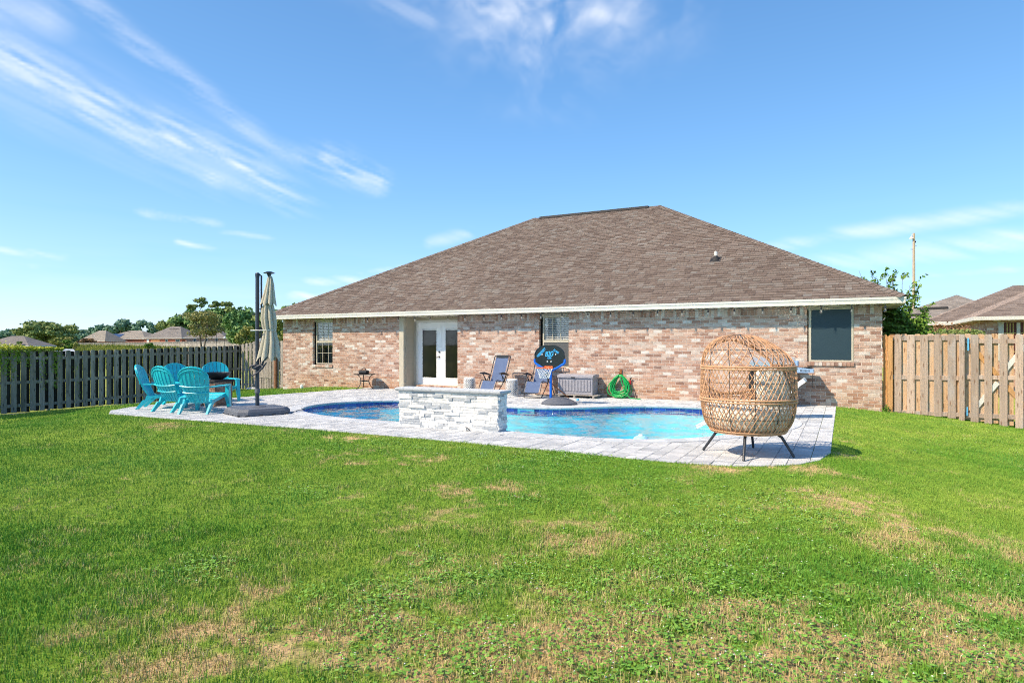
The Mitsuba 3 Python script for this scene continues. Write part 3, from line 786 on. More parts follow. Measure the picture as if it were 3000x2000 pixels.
# waterline tiles, each its own piece standing a little proud of the grout
nt = int(PLEN / .155)
ring_, _ = spline(PP, nt)
grt = Polygon(POOL).buffer(-.004)
gr = np.array(grt.exterior.coords)[:-1]; gn = len(gr); gi = np.arange(gn); gi2 = (gi + 1) % gn
put(pool + '__grout', M().add(np.vstack([np.column_stack([gr, np.full(gn, -.05)]), np.column_stack([gr, np.full(gn, -.205)])]), np.stack([gi, gi2, gi2 + gn, gi + gn], 1)), 'mat_grout')
cen = np.array(POOLP.centroid.coords[0])
for q in range(nt):
    a, b = ring_[q], ring_[(q + 1) % nt]
    d = (b - a) / np.linalg.norm(b - a); nrm = np.array([-d[1], d[0]])
    if not shapely.contains_xy(POOLP, *((a + b) / 2 + nrm * .05)): nrm = -nrm
    a2, b2 = a + d * .005, b - d * .005
    put(pool + '__tile', M().hull([[*(p + nrm * o), z] for p in (a2, b2) for o, z in ((.0, -.053), (.014, -.053), (.014, -.200), (0, -.200))]), 'mat_pool_tile')
nc = int(PLEN / .30)
cin, _ = spline(PP, nc)
for q in range(nc):
    a, b = cin[q], cin[(q + 1) % nc]
    d = (b - a) / np.linalg.norm(b - a); nrm = np.array([-d[1], d[0]])
    if shapely.contains_xy(POOLP, *((a + b) / 2 + nrm * .05)): nrm = -nrm
    pa, pb = cin[q - 1], cin[(q + 2) % nc]
    def nn(u0, u1):
        e = (u1 - u0) / np.linalg.norm(u1 - u0); w = np.array([-e[1], e[0]]); return w if w @ nrm > 0 else -w
    na, nb = nn(pa, b), nn(a, pb)
    prof = [(.30, -.055), (-.02, -.055), (-.038, -.04), (-.043, -.02), (-.036, -.004), (-.02, .004), (.02, .006), (.294, .006), (.30, .0)]
    A = np.array([[*(a + d * .003 + na * o), z] for o, z in prof]); B = np.array([[*(b - d * .003 + nb * o), z] for o, z in prof])
    K = len(prof); ii = np.arange(K)
    fq = np.stack([ii, (ii + 1) % K, (ii + 1) % K + K, ii + K], 1)
    c = np.arange(1, K - 1)
    mm = M().add(np.vstack([A, B]), fq); u = mm.u[0][0]
    mm.add(A, np.stack([0 * c, c + 1, c], 1), uv=u).add(B, np.stack([0 * c, c, c + 1], 1), uv=u)
    put(pool + '__coping_stone', mm, 'mat_coping')
bsdf('mat_skimmer', (.06, .30, .42), .4, .4)
sk = ring_[np.argmin(np.hypot(ring_[:, 0] + 6.55, ring_[:, 1] - 13.4))]
put(pool + '__skimmer', M().rbox((sk[0] - .22, sk[1] - .035, -.175), (sk[0] + .22, sk[1] + .0, -.055), .01), 'mat_skimmer')
put(pool + '__skimmer__slot', M().rbox((sk[0] - .15, sk[1] - .04, -.13), (sk[0] + .15, sk[1] - .02, -.085), .006), 'mat_pool_tile')

# water surface with small wind ripples
st = .05
bx, by = np.meshgrid(np.arange(-11.6, -.7, st), np.arange(9.2, 15.5, st), indexing='ij')
pts = np.stack([bx.ravel(), by.ravel()], 1) + rng.normal(0, .006, (bx.size, 2)); pts = pts[shapely.contains_xy(POOLP.buffer(-.03), pts[:, 0], pts[:, 1])]
wr = np.array(POOLP.buffer(-.002).exterior.coords)[:-1]
wp = np.vstack([wr, pts]); tri = Delaunay(wp).simplices
cc = wp[tri].mean(1); tri = tri[shapely.contains_xy(POOLP, cc[:, 0], cc[:, 1])]
e1, e2 = wp[tri[:, 1]] - wp[tri[:, 0]], wp[tri[:, 2]] - wp[tri[:, 0]]
flip = (e1[:, 0] * e2[:, 1] - e1[:, 1] * e2[:, 0]) < 0; tri[flip] = tri[flip][:, ::-1]
x, y = wp[:, 0], wp[:, 1]
Pn = np.stack([x, y, 0 * x], -1)
wzz = .030 * (meshkit.fbm(Pn * 1.7, 2, seed=2) - .5) + .030 * (np.abs(meshkit.noise(Pn * 3.6, seed=5) - .5)) + .016 * (np.abs(meshkit.noise(Pn * 7.5 + 3, seed=8) - .5)) + .008 * (meshkit.noise(Pn * 13, seed=12) - .5)
for _ in range(10):
    ang = rng.uniform(-.9, .9) + 2.2; kk = rng.uniform(7, 17)
    wzz += .0022 * np.sin(kk * (x * math.cos(ang) + y * math.sin(ang)) + rng.random() * 6 + 3 * meshkit.noise(Pn * .8, seed=_))
put('pool_water', (np.column_stack([wp, -.118 + wzz * 1.7]), tri), 'mat_water', True, kind='structure', label='clear rippled turquoise water filling the pool', category='water')

# deck: bedding sheet and single pavers laid in columns across the yard
deckk = nk('pool_deck'); labels[deckk] = {'kind': 'structure', 'label': 'pale grey paved deck round the pool', 'category': 'deck'}
area = DECK.union(ALCOVE).difference(COPE_OUT.buffer(.004))
scene[deckk] = shape(M().prism(DECK.union(ALCOVE).difference(COPE_OUT.buffer(-.05)), -.09, -.014), 'mat_joint_sand')
# soldier edge course along the lawn
pav = []


def paver(poly):
    for g in getattr(poly, 'geoms', [poly]):
        if g.geom_type != 'Polygon' or g.area < .0012: continue
        zt = rng.normal(0, .0016)
        g = g.simplify(.002)
        inner = g.buffer(-.005, join_style=2)
        m = M()
        tilt = rng.normal(0, .004, 2); c0 = g.centroid
        u = rng.random(2)
        if inner.geom_type == 'Polygon' and not inner.is_empty and len(inner.exterior.coords) == len(g.exterior.coords) and len(g.interiors) == 0:
            P = np.array(g.exterior.coords)[:-1]
            Q = np.array(inner.exterior.coords)[:-1]
            s = np.argmin(((Q - P[0]) ** 2).sum(1)); Q = np.roll(Q, -s, 0)
            if np.abs(Q - P).max() < .05:
                hz = lambda p: zt + (p[:, 0] - c0.x) * tilt[0] + (p[:, 1] - c0.y) * tilt[1]
                K = len(P); ii = np.arange(K); i2 = (ii + 1) % K
                vv = np.vstack([np.column_stack([Q, hz(Q)]), np.column_stack([P, hz(P) - .005]), np.column_stack([P, np.full(K, -.03)])])
                tt = trimesh.creation.triangulate_polygon(Polygon(Q), engine='earcut')[1] if K > 4 else np.array([[0, 1, 2], [0, 2, 3]][:K - 2])
                m.add(vv, np.vstack([tt, np.stack([ii, ii + K, i2 + K], 1), np.stack([ii, i2 + K, i2], 1), np.stack([ii + K, ii + 2 * K, i2 + 2 * K], 1), np.stack([ii + K, i2 + 2 * K, i2 + K], 1)]), uv=u)
                pav.append((np.hypot(c0.x, c0.y), m)); continue
        m.prism(g, -.03, zt, uv=u); pav.append((np.hypot(c0.x, c0.y), m))


prep = shapely.prepared.prep(area)
x = -15.05; ci = 0
while x < -.1:
    w = (.165, .245, .165, .245, .245)[ci % 5]; ci += 1
    y = 7.8 - rng.random() * .3
    while y < 17.5:
        l = rng.choice([.165, .165, .245, .245, .33])
        r = sbox(x + .0035, y + .0035, x + w - .0035, y + l - .0035)
        if prep.contains(r): paver(r)
        elif prep.intersects(r): paver(r.intersection(area))
        y += l
    x += w
split300(deckk + '__paver', pav, 'mat_paver')

# ---------------------------------------------------------------- raised ledgestone wall in front of the pool
lw = thing('fountain_wall', 'low wall of split white and grey stone with a rounded grey cap between lawn and pool', 'wall')
FX0, FX1, FY0, FY1, FZ = -7.11, -5.085, 9.27, 9.56, .625
put(lw + '__core', M().box((FX0 + .02, FY0 + .02, -.05), (FX1 - .02, FY1 - .005, FZ)), 'mat_grey_mortar')


def ledge_face(L, depthdir):
    """Split stones in thin uneven courses over a face L long."""
    z, out = -.015, []
    while z < FZ - .01:
        h = min(.05, FZ - z)
        s = -rng.random() * .2
        while s < L:
            w = rng.choice([.08, .13, .19, .27, .34]) * rng.uniform(.85, 1.15)
            hh = h * (2 if rng.random() < .10 and z + 2 * h < FZ else 1)
            a, b = max(s, 0), min(s + w, L)
            if b - a > .02: out.append((a, b, z, z + hh, abs(rng.normal(0, .013)) + .001))
            s += w
        z += h
    return out


def split_stone(fn, a, b, z0, z1, p):
    """A stone with a rough split face: fn maps (along, out, z) to the scene."""
    na, nz = max(2, int((b - a) / .045)), 2
    A = np.linspace(a + .0015, b - .0015, na + 1); Z = np.linspace(z0 + .0015, z1 - .0015, nz + 1)
    v, idx = [], {}
    for i, s in enumerate(A):
        for j, q in enumerate(Z):
            edge = i in (0, na) or j in (0, nz)
            o = p + (rng.uniform(-.0035, 0) if edge else rng.uniform(0, .005))
            idx[i, j] = len(v); v.append(fn(s, o, q))
    nb = len(v)
    for s, q in ((A[0], Z[0]), (A[-1], Z[0]), (A[-1], Z[-1]), (A[0], Z[-1])): v.append(fn(s, -.03, q))
    f = []
    for i in range(na):
        for j in range(nz): f += [[idx[i, j], idx[i + 1, j], idx[i + 1, j + 1]], [idx[i, j], idx[i + 1, j + 1], idx[i, j + 1]]]
    for i in range(na): f += [[nb, nb + 1, idx[i, 0]], [nb + 1, idx[i + 1, 0], idx[i, 0]], [nb + 3, idx[i, nz], nb + 2], [nb + 2, idx[i, nz], idx[i + 1, nz]]]
    for j in range(nz): f += [[nb, idx[0, j], nb + 3], [nb + 3, idx[0, j], idx[0, j + 1]], [nb + 1, nb + 2, idx[na, j]], [nb + 2, idx[na, j + 1], idx[na, j]]]
    return M().add(v, f)


for L, fn in ((FX1 - FX0, lambda s, o, z: (FX0 + s, FY0 - o, z)), (FY1 - FY0, lambda s, o, z: (FX1 + o, FY0 + s, z)), (FY1 - FY0, lambda s, o, z: (FX0 - o, FY1 - s, z))):
    for st_ in ledge_face(L, 0): put(lw + '__stone', split_stone(fn, *st_), 'mat_ledgestone')
nc = 11
for q in range(nc):
    x0, x1 = FX0 - .07 + q * (FX1 - FX0 + .14) / nc, FX0 - .07 + (q + 1) * (FX1 - FX0 + .14) / nc
    y0, y1 = FY0 - .06, FY1 + .05
    prof = [(y0 + .03, .0), (y0 + .008, .012), (y0, .034), (y0 + .010, .052), (y0 + .034, .060), (y1 - .034, .060), (y1 - .010, .052), (y1, .034), (y1 - .008, .012), (y1 - .03, 0)]
    ends = (.03 if q == 0 else 0, .03 if q == nc - 1 else 0)
    pts = []
    for x, e, sg in ((x0 + .0025, ends[0], 1), (x1 - .0025, ends[1], -1)):
        if e:
            for yy, zz in prof:
                pts.append([x + sg * (e if zz in (0, .060) else (.008 if zz != .034 else 0)), min(max(yy, y0 + .0), y1), FZ + zz])
        else: pts += [[x, yy, FZ + zz] for yy, zz in prof]
    put(lw + '__cap_stone', M().hull(pts), 'mat_coping', 40)
put('power_cable', M().tube([[-5.70, FY0 - .02, .05], [-5.66, FY0 - .04, .045], [-5.60, FY0 - .06, .02], [-5.58, FY0 - .09, .012], [-5.63, FY0 - .12, .012]], .007, 6), 'mat_black', label='short black cable poking out at the foot of the white stone wall', category='cable')

# ---------------------------------------------------------------- fences
def fence_board(axis, s0, s1, d0, d1, z0, z1, ear=.03, crown=True):
    """Upright board with clipped top corners; axis 0: s along x, d along y; axis 1: s along y, d along x."""
    z1 = z1 + rng.normal(0, .006); tw = rng.normal(0, .004, 2)
    P = [(s0, z0), (s1, z0), (s1 + tw[0], z1 - ear), (s1 - ear + tw[0], z1), (s0 + ear + tw[0], z1), (s0 + tw[0], z1 - ear)]
    dd = rng.normal(0, .003)
    pts = [((s, d + dd + tw[1] * (z - z0) * .5, z) if axis == 0 else (d + dd + tw[1] * (z - z0) * .5, s, z)) for s, z in P for d in (d0, d1)]
    return M().hull(pts)


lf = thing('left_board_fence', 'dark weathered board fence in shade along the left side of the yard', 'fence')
ftop = lambda y: np.interp(y, [9, 11.5, 12.7, 14, 17.4, 18], [1.262, 1.268, 1.292, 1.329, 1.425, 1.44])
yb = 4.9
while yb < 17.95:
    w = .145 + rng.normal(0, .004)
    put(lf + '__board', fence_board(1, yb, min(yb + w, 17.95), -21.818, -21.800, float(H(-21.8, yb)) + .02 + rng.random() * .03, float(ftop(yb)), .025), 'mat_wood_old')
    if True:
        put(lf + '__board', fence_board(1, yb + .135, min(yb + .135 + (.13 if abs(yb - 12.4) > .13 else .105), 17.95), -21.876, -21.858, float(H(-21.8, yb)) + .02 + rng.random() * .03, float(ftop(yb)) - .012, .025), 'mat_wood_gap_shade')
    yb += .25
for z in (1.05, .33, -.36):
    put(lf + '__rail', M().rbox((-21.857, 4.8, z - .045), (-21.819, 12.0, z + .045), .004), 'mat_wood_old')
    put(lf + '__rail', M().hull([[x, y, z + dz + (ftop(y) - 1.262) * .9] for x in (-21.857, -21.819) for y in (12.0, 17.95) for dz in (-.045, .045)]), 'mat_wood_old')
for y in (6.0, 8.45, 10.9, 13.3, 15.7): put(lf + '__post', M().rbox((-21.97, y, -1.2), (-21.88, y + .09, float(ftop(y)) - .05), .006), 'mat_wood_old')

bf = thing('back_board_fence', 'sunlit grey board fence closing the gap between the left fence and the house', 'fence')
btop = lambda x: np.interp(x, [-21.9, -20.99, -19.8, -18.2], [1.47, 1.60, 1.60, 1.60])
xb = -21.74
while xb < -18.4:
    if not -21.02 < xb < -20.15:
        put(bf + '__board', fence_board(0, xb, xb + .13, 17.962, 17.980, float(H(xb, 17.98)) + .03, float(btop(xb))), 'mat_wood_grey')
    put(bf + '__board', fence_board(0, xb + .115, xb + .225, 18.02, 18.038, float(H(xb, 17.98)) + .03, float(btop(xb))), 'mat_wood_grey')
    xb += .22
xb = -21.02
while xb < -20.12:
    put(bf + '__patch_board', fence_board(0, xb, xb + .138, 17.945, 17.961, .14 + rng.normal(0, .01), 1.44 + .15 * rng.random(), .006), 'mat_wood_grey')
    put(bf + '__board', fence_board(0, xb + .01, xb + .12, 17.963, 17.980, float(H(xb, 17.98)) + .03, float(btop(xb))), 'mat_wood_grey')
    xb += .1425
for z in (1.25, .45, -.15): put(bf + '__rail', M().rbox((-21.79, 17.981, z - .04), (-18.3, 18.019, z + .04), .004), 'mat_wood_grey')
put(bf + '__post', M().rbox((-19.80, 17.86, -.6), (-19.70, 17.943, 1.14), .006), 'mat_wood_red')

rf = thing('right_board_fence', 'new tan board fence beside the right corner of the house', 'fence')
GND = lambda x: float(H(x, 17.0))
put(rf + '__board', fence_board(0, .785, .862, 17.0, 17.018, GND(.8) + .02, 1.69), 'mat_wood_orange')
put(rf + '__post', M().rbox((.868, 16.95, GND(.9) - .3), (.972, 17.05, 1.645), .006), 'mat_wood_orange')
for s0, s1, t in ((1.005, 1.140, 1.692), (1.250, 1.398, 1.69), (1.506, 1.652, 1.688), (1.765, 1.910, 1.686), (2.022, 2.168, 1.684)):
    put(rf + '__board', fence_board(0, s0, s1, 17.0, 17.019, GND(s0) + .015, t), 'mat_wood_new')
for s0 in (.90, 1.13, 1.385, 1.64, 1.90, 2.155):
    put(rf + '__board', fence_board(0, s0, s0 + .14, 17.058, 17.077, GND(s0) + .03, 1.692), 'mat_wood_orange' if s0 < 1 else 'mat_wood_back_lit')
for a, b in ((1.546, 1.658), (.661, .765), (-.136, -.042)): put(rf + '__rail', M().rbox((.975, 17.0195, a), (2.225, 17.0575, b), .004), 'mat_wood_new')
put(rf + '__post', M().rbox((2.227, 16.93, GND(2.2) - .3), (2.322, 17.03, 1.678), .006), 'mat_wood_new')

gt = thing('wooden_gate', 'tan wooden garden gate with white diagonal cross braces', 'gate')
for s0, s1 in ((2.437, 2.578), (2.682, 2.815), (2.945, 3.082), (3.217, 3.350), (3.47, 3.61)):
    put(gt + '__board', fence_board(0, s0, s1, 17.0, 17.019, GND(s0) + .0, 1.678), 'mat_wood_new')
for s0 in (2.335, 2.56, 2.80, 3.065, 3.335, 3.6):
    put(gt + '__board', fence_board(0, s0, s0 + .135, 17.062, 17.081, GND(s0) + .03, 1.688), 'mat_wood_back_lit')
for a, b in ((1.478, 1.577), (.696, .789), (-.142, -.042)): put(gt + '__rail', M().rbox((2.345, 17.0195, a), (3.74, 17.0575, b), .004), 'mat_wood_new')
def brace(x0, z0, x1, z1, y0, y1, b, w=.09):
    d = np.array([x1 - x0, z1 - z0]); nn_ = np.array([-d[1], d[0]]) / np.linalg.norm(d) * w / 2
    put(gt + '__brace', M().hull([[x + s * nn_[0], y, z + s * nn_[1]] for x, z in ((x0, z0), (x1, z1)) for s in (-1, 1) for y in (y0, y1)]), b)
brace(2.50, .03, 2.92, .64, 17.022, 17.055, 'mat_white_trim'); brace(3.0, .84, 3.40, 1.44, 17.022, 17.055, 'mat_white_trim')
brace(2.40, 1.50, 2.98, .70, 17.024, 17.056, 'mat_wood_orange'); brace(3.02, .63, 3.5, .0, 17.024, 17.056, 'mat_wood_orange')
bsdf('mat_blue_paint', (.12, .45, .75), .5, .4)
put(gt + '__blue_hinge_plate', M().rbox((2.375, 16.992, 1.32), (2.408, 17.0, 1.60), .002), 'mat_blue_paint')
put(gt + '__bolt', M().rbox((2.36, 16.99, -.10), (2.385, 17.0, .09), .002), 'mat_blue_paint')
rg = thing('right_board_fence', 'stretch of tan board fence right of the wooden gate at the photo edge', 'fence')
for i in range(10): put(rg + '__board', fence_board(0, 3.84 + i * .25, 3.98 + i * .25, 17.0, 17.019, GND(3.9 + i * .25) + .02, 1.68), 'mat_wood_new')
for i in range(10): put(rg + '__board', fence_board(0, 3.965 + i * .25, 4.10 + i * .25, 17.058, 17.077, GND(3.9 + i * .25) + .02, 1.68), 'mat_wood_new')
for a, b in ((1.5, 1.6), (.68, .78), (-.2, -.1)): put(rg + '__rail', M().rbox((3.83, 17.0195, a - .05), (6.4, 17.0575, b - .05), .004), 'mat_wood_new')
put(rg + '__post', M().rbox((3.75, 16.95, -.8), (3.83, 17.05, 1.66), .006), 'mat_wood_new')

# ---------------------------------------------------------------- plants
def leaves(pts, size, out=None, flat=.0, tone=None):
    """Leaf quads at pts (n, 3): random turn, facing roughly along out."""
    n = len(pts)
    d = rng.normal(0, 1, (n, 3))
    if out is not None: d = d * .75 + out
    d /= np.linalg.norm(d, axis=1, keepdims=True) + 1e-9
    a = np.cross(d, rng.normal(0, 1, (n, 3))); a /= np.linalg.norm(a, axis=1, keepdims=True) + 1e-9
    b = np.cross(d, a)
    s = (np.broadcast_to(size, (n,)) * rng.uniform(.6, 1.3, n))[:, None]
    v = np.stack([pts - a * s, pts + b * s * .55, pts + a * s, pts - b * s * .55], 1).reshape(-1, 3)
    f = (np.array([[0, 1, 2], [0, 2, 3]])[None] + 4 * np.arange(n)[:, None, None]).reshape(-1, 3)
    u = np.column_stack([rng.random(n), np.full(n, .5) if tone is None else tone])
    return v, f, np.repeat(u, 4, 0)


def leaf_mat(key, c0, c1, c2):
    bsdf(key, lambda p, n, uv: mix(mix(c0, c1, cell_rand(uv.x * 997, 1, 1)), c2, uv.y * uv.y), .6, .25)


leaf_mat('leaf_oak', (.14, .20, .06), (.23, .30, .09), (.33, .38, .14))
leaf_mat('leaf_dark', (.075, .17, .055), (.14, .27, .08), (.24, .37, .12))
leaf_mat('leaf_haze', (.12, .22, .16), (.17, .29, .19), (.23, .35, .21))  # bluish tint: haze of the distance put into the leaf colour
leaf_mat('leaf_olive', (.19, .20, .065), (.29, .29, .10), (.38, .36, .15))
leaf_mat('leaf_yellow', (.17, .21, .04), (.27, .30, .07), (.36, .35, .12))
leaf_mat('leaf_myrtle', (.035, .11, .015), (.085, .20, .022), (.22, .34, .05))
leaf_mat('leaf_vine', (.09, .20, .02), (.20, .34, .03), (.50, .52, .06))
leaf_mat('leaf_red', (.20, .10, .06), (.30, .15, .09), (.35, .24, .12))
bsdf('mat_bark', lambda p, n, uv: mix((.13, .105, .08), (.24, .20, .16), fbm(p.x * 5, p.y * 5, p.z * 2, 3)), .95, .1)


def crown(m, c, r, nb, nl, size, seed, core=.35):
    g = np.random.default_rng(seed)
    c, r = np.array(c, float), np.array(r, float)
    q = g.normal(0, 1, (nb, 3)); q /= np.linalg.norm(q, axis=1, keepdims=True)
    q *= (g.uniform(core, .86, nb) ** .6)[:, None]; q[:, 2] *= .9
    cen = c + q * r
    br = g.uniform(.20, .46, nb)
    for k in range(nb):
        n = nl // nb
        o = g.normal(0, 1, (n, 3)); o /= np.linalg.norm(o, axis=1, keepdims=True)
        p = cen[k] + o * (g.uniform(.15, 1, n) ** .5 * (1 + .5 * (meshkit.noise(o * 2.3 + k, seed) - .5)))[:, None] * r * br[k] * [1, 1, .8]
        hgt = np.clip((p[:, 2] - c[2]) / r[2], -1, 1)
        m.add(*leaves(p, size, o, tone=np.full(n, g.uniform(0, 1) * .9)))
    return m


def at(u, F, z=0.0):
    """Ground point u metres right of the line of sight and F metres along it."""
    return np.array([u * FWD[1] + F * FWD[0], u * -FWD[0] + F * FWD[1], z])


def tree(name, label, cat, u, F, z0, ztop, r, leaf, nl, nb=16, size=.35, trunk_r=.18, crown_base=.35, seed=1, group=None, trunks=1, lean=0):
    k = thing(name, label, cat, group)
    p = at(u, F); h = ztop - z0
    zb = z0 + h * crown_base; zc = (zb + ztop) / 2
    t = M(); g = np.random.default_rng(seed + 50)
    for i in range(trunks):
        off = (i - (trunks - 1) / 2) * r * .25
        e = np.array([p[0] + off * FWD[1] * 2 + lean, p[1] + off * .5 * 2, zc])
        b = np.array([p[0] + off * FWD[1], p[1], z0 - .3])
        mid = (b + e) / 2 + g.normal(0, .03 * h, 3) * [1, 1, 0]
        t.tube([b, b * .7 + mid * .3, mid, mid * .4 + e * .6, e], np.array([1.15, .95, .8, .6, .4]) * trunk_r, 7)
        for j in range(5):
            s = mid * (1 - j / 6) + e * j / 6
            o = g.normal(0, 1, 3) * [r, r, .4 * r] * .5 + [0, 0, .4 * r]
            t.tube([s, s + o * .5 + [0, 0, .1 * r], s + o], np.array([.4, .28, .12]) * trunk_r, 5)
    put(k + '__trunk', t, 'mat_bark', 60)
    c = M(); crown(c, (p[0], p[1], zc), (r, r, (ztop - zb) / 2), nb, nl, size, seed)
    put(k + '__crown', c, leaf)
    return k


FU = 1 / 1873.0
def far_tree(name, label, cat, px, top, half, F, leaf, nl, base=1008, seed=1, **k):
    """A distant tree from its bearing and its height above eye level."""
    tree(name, label, cat, (px - 1500) * FU * F, F, EYE + (1011 - base) * FU * F - .4, EYE + (1011 - top) * FU * F, half * FU * F, leaf, nl, seed=seed, **k)


far_tree('oak_tree', 'broad olive-green tree left of the far houses', 'tree', 128, 943, 70, 150, 'leaf_oak', 8000, nb=36, size=.42, base=1012, crown_base=.06, seed=3)
far_tree('oak_tree', 'smaller tree just right of the broad olive-green one', 'tree', 200, 954, 38, 190, 'leaf_oak', 2400, nb=14, size=.5, base=1008, crown_base=.1, seed=4)
for i, (px, tp, hf) in enumerate(((-20, 966, 34), (12, 967, 26), (38, 961, 24), (62, 966, 22), (252, 960, 26), (280, 958, 24), (300, 953, 22))):
    far_tree('far_tree', ('cut-off ', 'second ', 'third ', 'fourth ', 'fifth ', 'sixth ', 'seventh ')[i] + 'haze-tinted blue-green tree from the left in the far wooded line', 'tree', px, tp, hf * 1.3, 300, 'leaf_haze', 1800, nb=16, size=.9, base=1010, crown_base=.03, seed=20 + i, group='trees of the far wooded line')
far_tree('large_far_tree', 'tall dark rounded tree behind the house with the solar panel', 'tree', 352, 930, 42, 260, 'leaf_haze', 4200, nb=26, size=.7, base=1006, crown_base=.05, seed=31)
far_tree('large_far_tree', 'dark tree sloping down left of the tall rounded one', 'tree', 318, 946, 34, 262, 'leaf_haze', 1700, nb=12, size=.7, base=1006, crown_base=.05, seed=32)
far_tree('large_far_tree', 'dark tree right of the tall rounded one', 'tree', 414, 936, 30, 262, 'leaf_haze', 1500, nb=12, size=.7, base=1006, crown_base=.08, seed=33)
far_tree('large_far_tree', 'dark tree above the right roof slope of the solar house', 'tree', 449, 944, 24, 262, 'leaf_haze', 1300, nb=10, size=.7, base=1006, crown_base=.08, seed=34)
far_tree('wood_tree', 'mid-green tree left of the rising wood', 'tree', 482, 934, 26, 235, 'leaf_oak', 1500, nb=12, size=.6, base=1000, crown_base=.05, seed=35)
for i, (px, tp, hf) in enumerate(((512, 920, 30), (545, 908, 42), (585, 904, 46), (625, 901, 46), (668, 899, 46), (710, 899, 42), (745, 902, 40), (790, 905, 40))):
    far_tree('wood_tree', ('first', 'second', 'third', 'fourth', 'fifth', 'sixth', 'seventh', 'eighth')[i] + ' tree from the left in the dense wood behind the pale two-trunked tree', 'tree', px, tp, hf, 215, 'leaf_dark' if i % 2 else 'leaf_oak', 4200, nb=26, size=.62, base=1000, crown_base=.03, seed=40 + i, group='trees of the dense wood')
for i, (px, tp, hf, lab) in enumerate(((588, 870, 17, 'tallest pine crown standing above the wood'), (566, 889, 13, 'small pine tuft left of the tallest pine'), (630, 882, 13, 'pine top right of the tallest pine'), (662, 882, 14, 'rightmost pine top above the wood'))):
    far_tree('pine_tree', lab, 'pine tree', px, tp, hf * 1.25, 228, 'leaf_oak', 800, nb=16, size=.42, base=1000, crown_base=.76 if i < 2 else .8, trunk_r=.14, seed=60 + i)
far_tree('pale_tree', 'pale olive two-trunked tree in front of the far houses', 'tree', 594, 908, 58, 120, 'leaf_olive', 3600, nb=24, size=.22, base=1006, crown_base=.22, trunk_r=.16, seed=70, trunks=2)
far_tree('dark_tree', 'dense dark green tree left of the closed parasol', 'tree', 703, 893, 44, 110, 'leaf_dark', 8000, nb=34, size=.30, base=1008, crown_base=.02, seed=71)
far_tree('yellow_shrub', 'yellow-green shrub below the dark tree beside the parasol pole', 'shrub', 722, 951, 30, 70, 'leaf_yellow', 2200, nb=16, size=.15, base=1016, crown_base=.05, trunk_r=.05, seed=72)
far_tree('wood_tree', 'tree top showing above the left roof slope', 'tree', 868, 869, 16, 118, 'leaf_dark', 1300, nb=10, size=.3, base=960, crown_base=.02, seed=73)
far_tree('wood_tree', 'dark tree between parasol and left roof slope', 'tree', 838, 890, 22, 118, 'leaf_dark', 1700, nb=12, size=.3, base=980, crown_base=.02, seed=74)
far_tree('yellow_shrub', 'light green shrub at the left corner of the house behind the fence', 'shrub', 812, 925, 26, 60, 'leaf_yellow', 1800, nb=14, size=.14, base=1014, crown_base=.03, trunk_r=.05, seed=75)
far_tree('flowering_shrub', 'round yellowish shrub in front of the broad olive tree', 'shrub', 176, 983, 34, 120, 'leaf_yellow', 2400, nb=18, size=.2, base=1014, crown_base=.05, trunk_r=.06, seed=76)
far_tree('green_bush', 'fresh green bush right of the round yellowish shrub', 'bush', 198, 996, 22, 112, 'leaf_myrtle', 1700, nb=12, size=.2, base=1020, crown_base=.02, trunk_r=.05, seed=77)
far_tree('green_bush', 'low green bush on the field left of the grey fence end', 'bush', 218, 1003, 12, 110, 'leaf_yellow', 700, nb=8, size=.18, base=1020, crown_base=.02, trunk_r=.04, seed=78)
far_tree('green_bush', 'rounded green bush in front of the far grey fence', 'bush', 436, 1004, 16, 130, 'leaf_myrtle', 900, nb=9, size=.2, base=1018, crown_base=.02, trunk_r=.04, seed=79)
far_tree('green_bush', 'small dark bush beside the leftmost far house', 'bush', 59, 999, 11, 105, 'leaf_oak', 700, nb=8, size=.18, base=1018, crown_base=.02, trunk_r=.04, seed=80)
far_tree('red_shrub', 'reddish shrub in front of the second far house', 'shrub', 252, 990, 24, 190, 'leaf_red', 900, nb=9, size=.3, base=1007, crown_base=.02, trunk_r=.05, seed=81)

# tall grass of the field
mg = M()
n = 60000
F_ = rng.uniform(45, 178, n) ; R_ = rng.uniform(-.95, -.30, n) * F_
P_ = R_[:, None] * np.array([FWD[1], -FWD[0]]) + F_[:, None] * FWD
ok = (P_[:, 0] < -24); P_ = P_[ok]; n = len(P_); FF = F_[ok]
hh = rng.uniform(.5, 1.0, n) * (.5 + .75 * meshkit.fbm(np.stack([P_[:, 0] * .06, P_[:, 1] * .06, 0 * FF], -1), 3)) * np.clip(FF / 130, .35, 1)
mg.add(*blades(P_[:, 0], P_[:, 1], hh, FF * .0011, 1, .35))
put('meadow_grass', mg, 'mat_meadow', kind='stuff', label='tall yellow-green grass of the field beyond the left fence', category='grass')

# vine over the left fence
vn = thing('fence_vine', 'leafy green vine growing over the top of the left fence', 'vine')
n = 4200
yv = rng.uniform(7.6, 11.35, n) ; taper = np.interp(yv, [7.6, 9.9, 10.3, 11.4], [1, 1, .7, .35])
pv = np.column_stack([-21.83 + rng.normal(0, .09, n) * taper, yv, 1.29 + (rng.normal(.0, .055, n)) * taper + .07 * taper])
tone = np.clip((pv[:, 2] - 1.22) * 7, 0, 1)  # paler towards the top: sunlight on the upper leaves put into the tone
hang = []
for y0, z1, nn2 in ((9.55, .75, 260), (9.75, .55, 240), (9.95, .40, 120), (9.3, .9, 200), (10.75, .05, 110), (10.35, .8, 90), (11.1, .1, 170), (11.12, .55, 120), (11.7, -.4, 40), (8.8, .4, 300), (10.05, .95, 160)):
    z = 1.25 - (1.25 - z1) * rng.random(nn2) ** 1.3
    hang.append(np.column_stack([-21.80 + rng.normal(.0, .03, nn2), y0 + rng.normal(0, .06, nn2), z]))
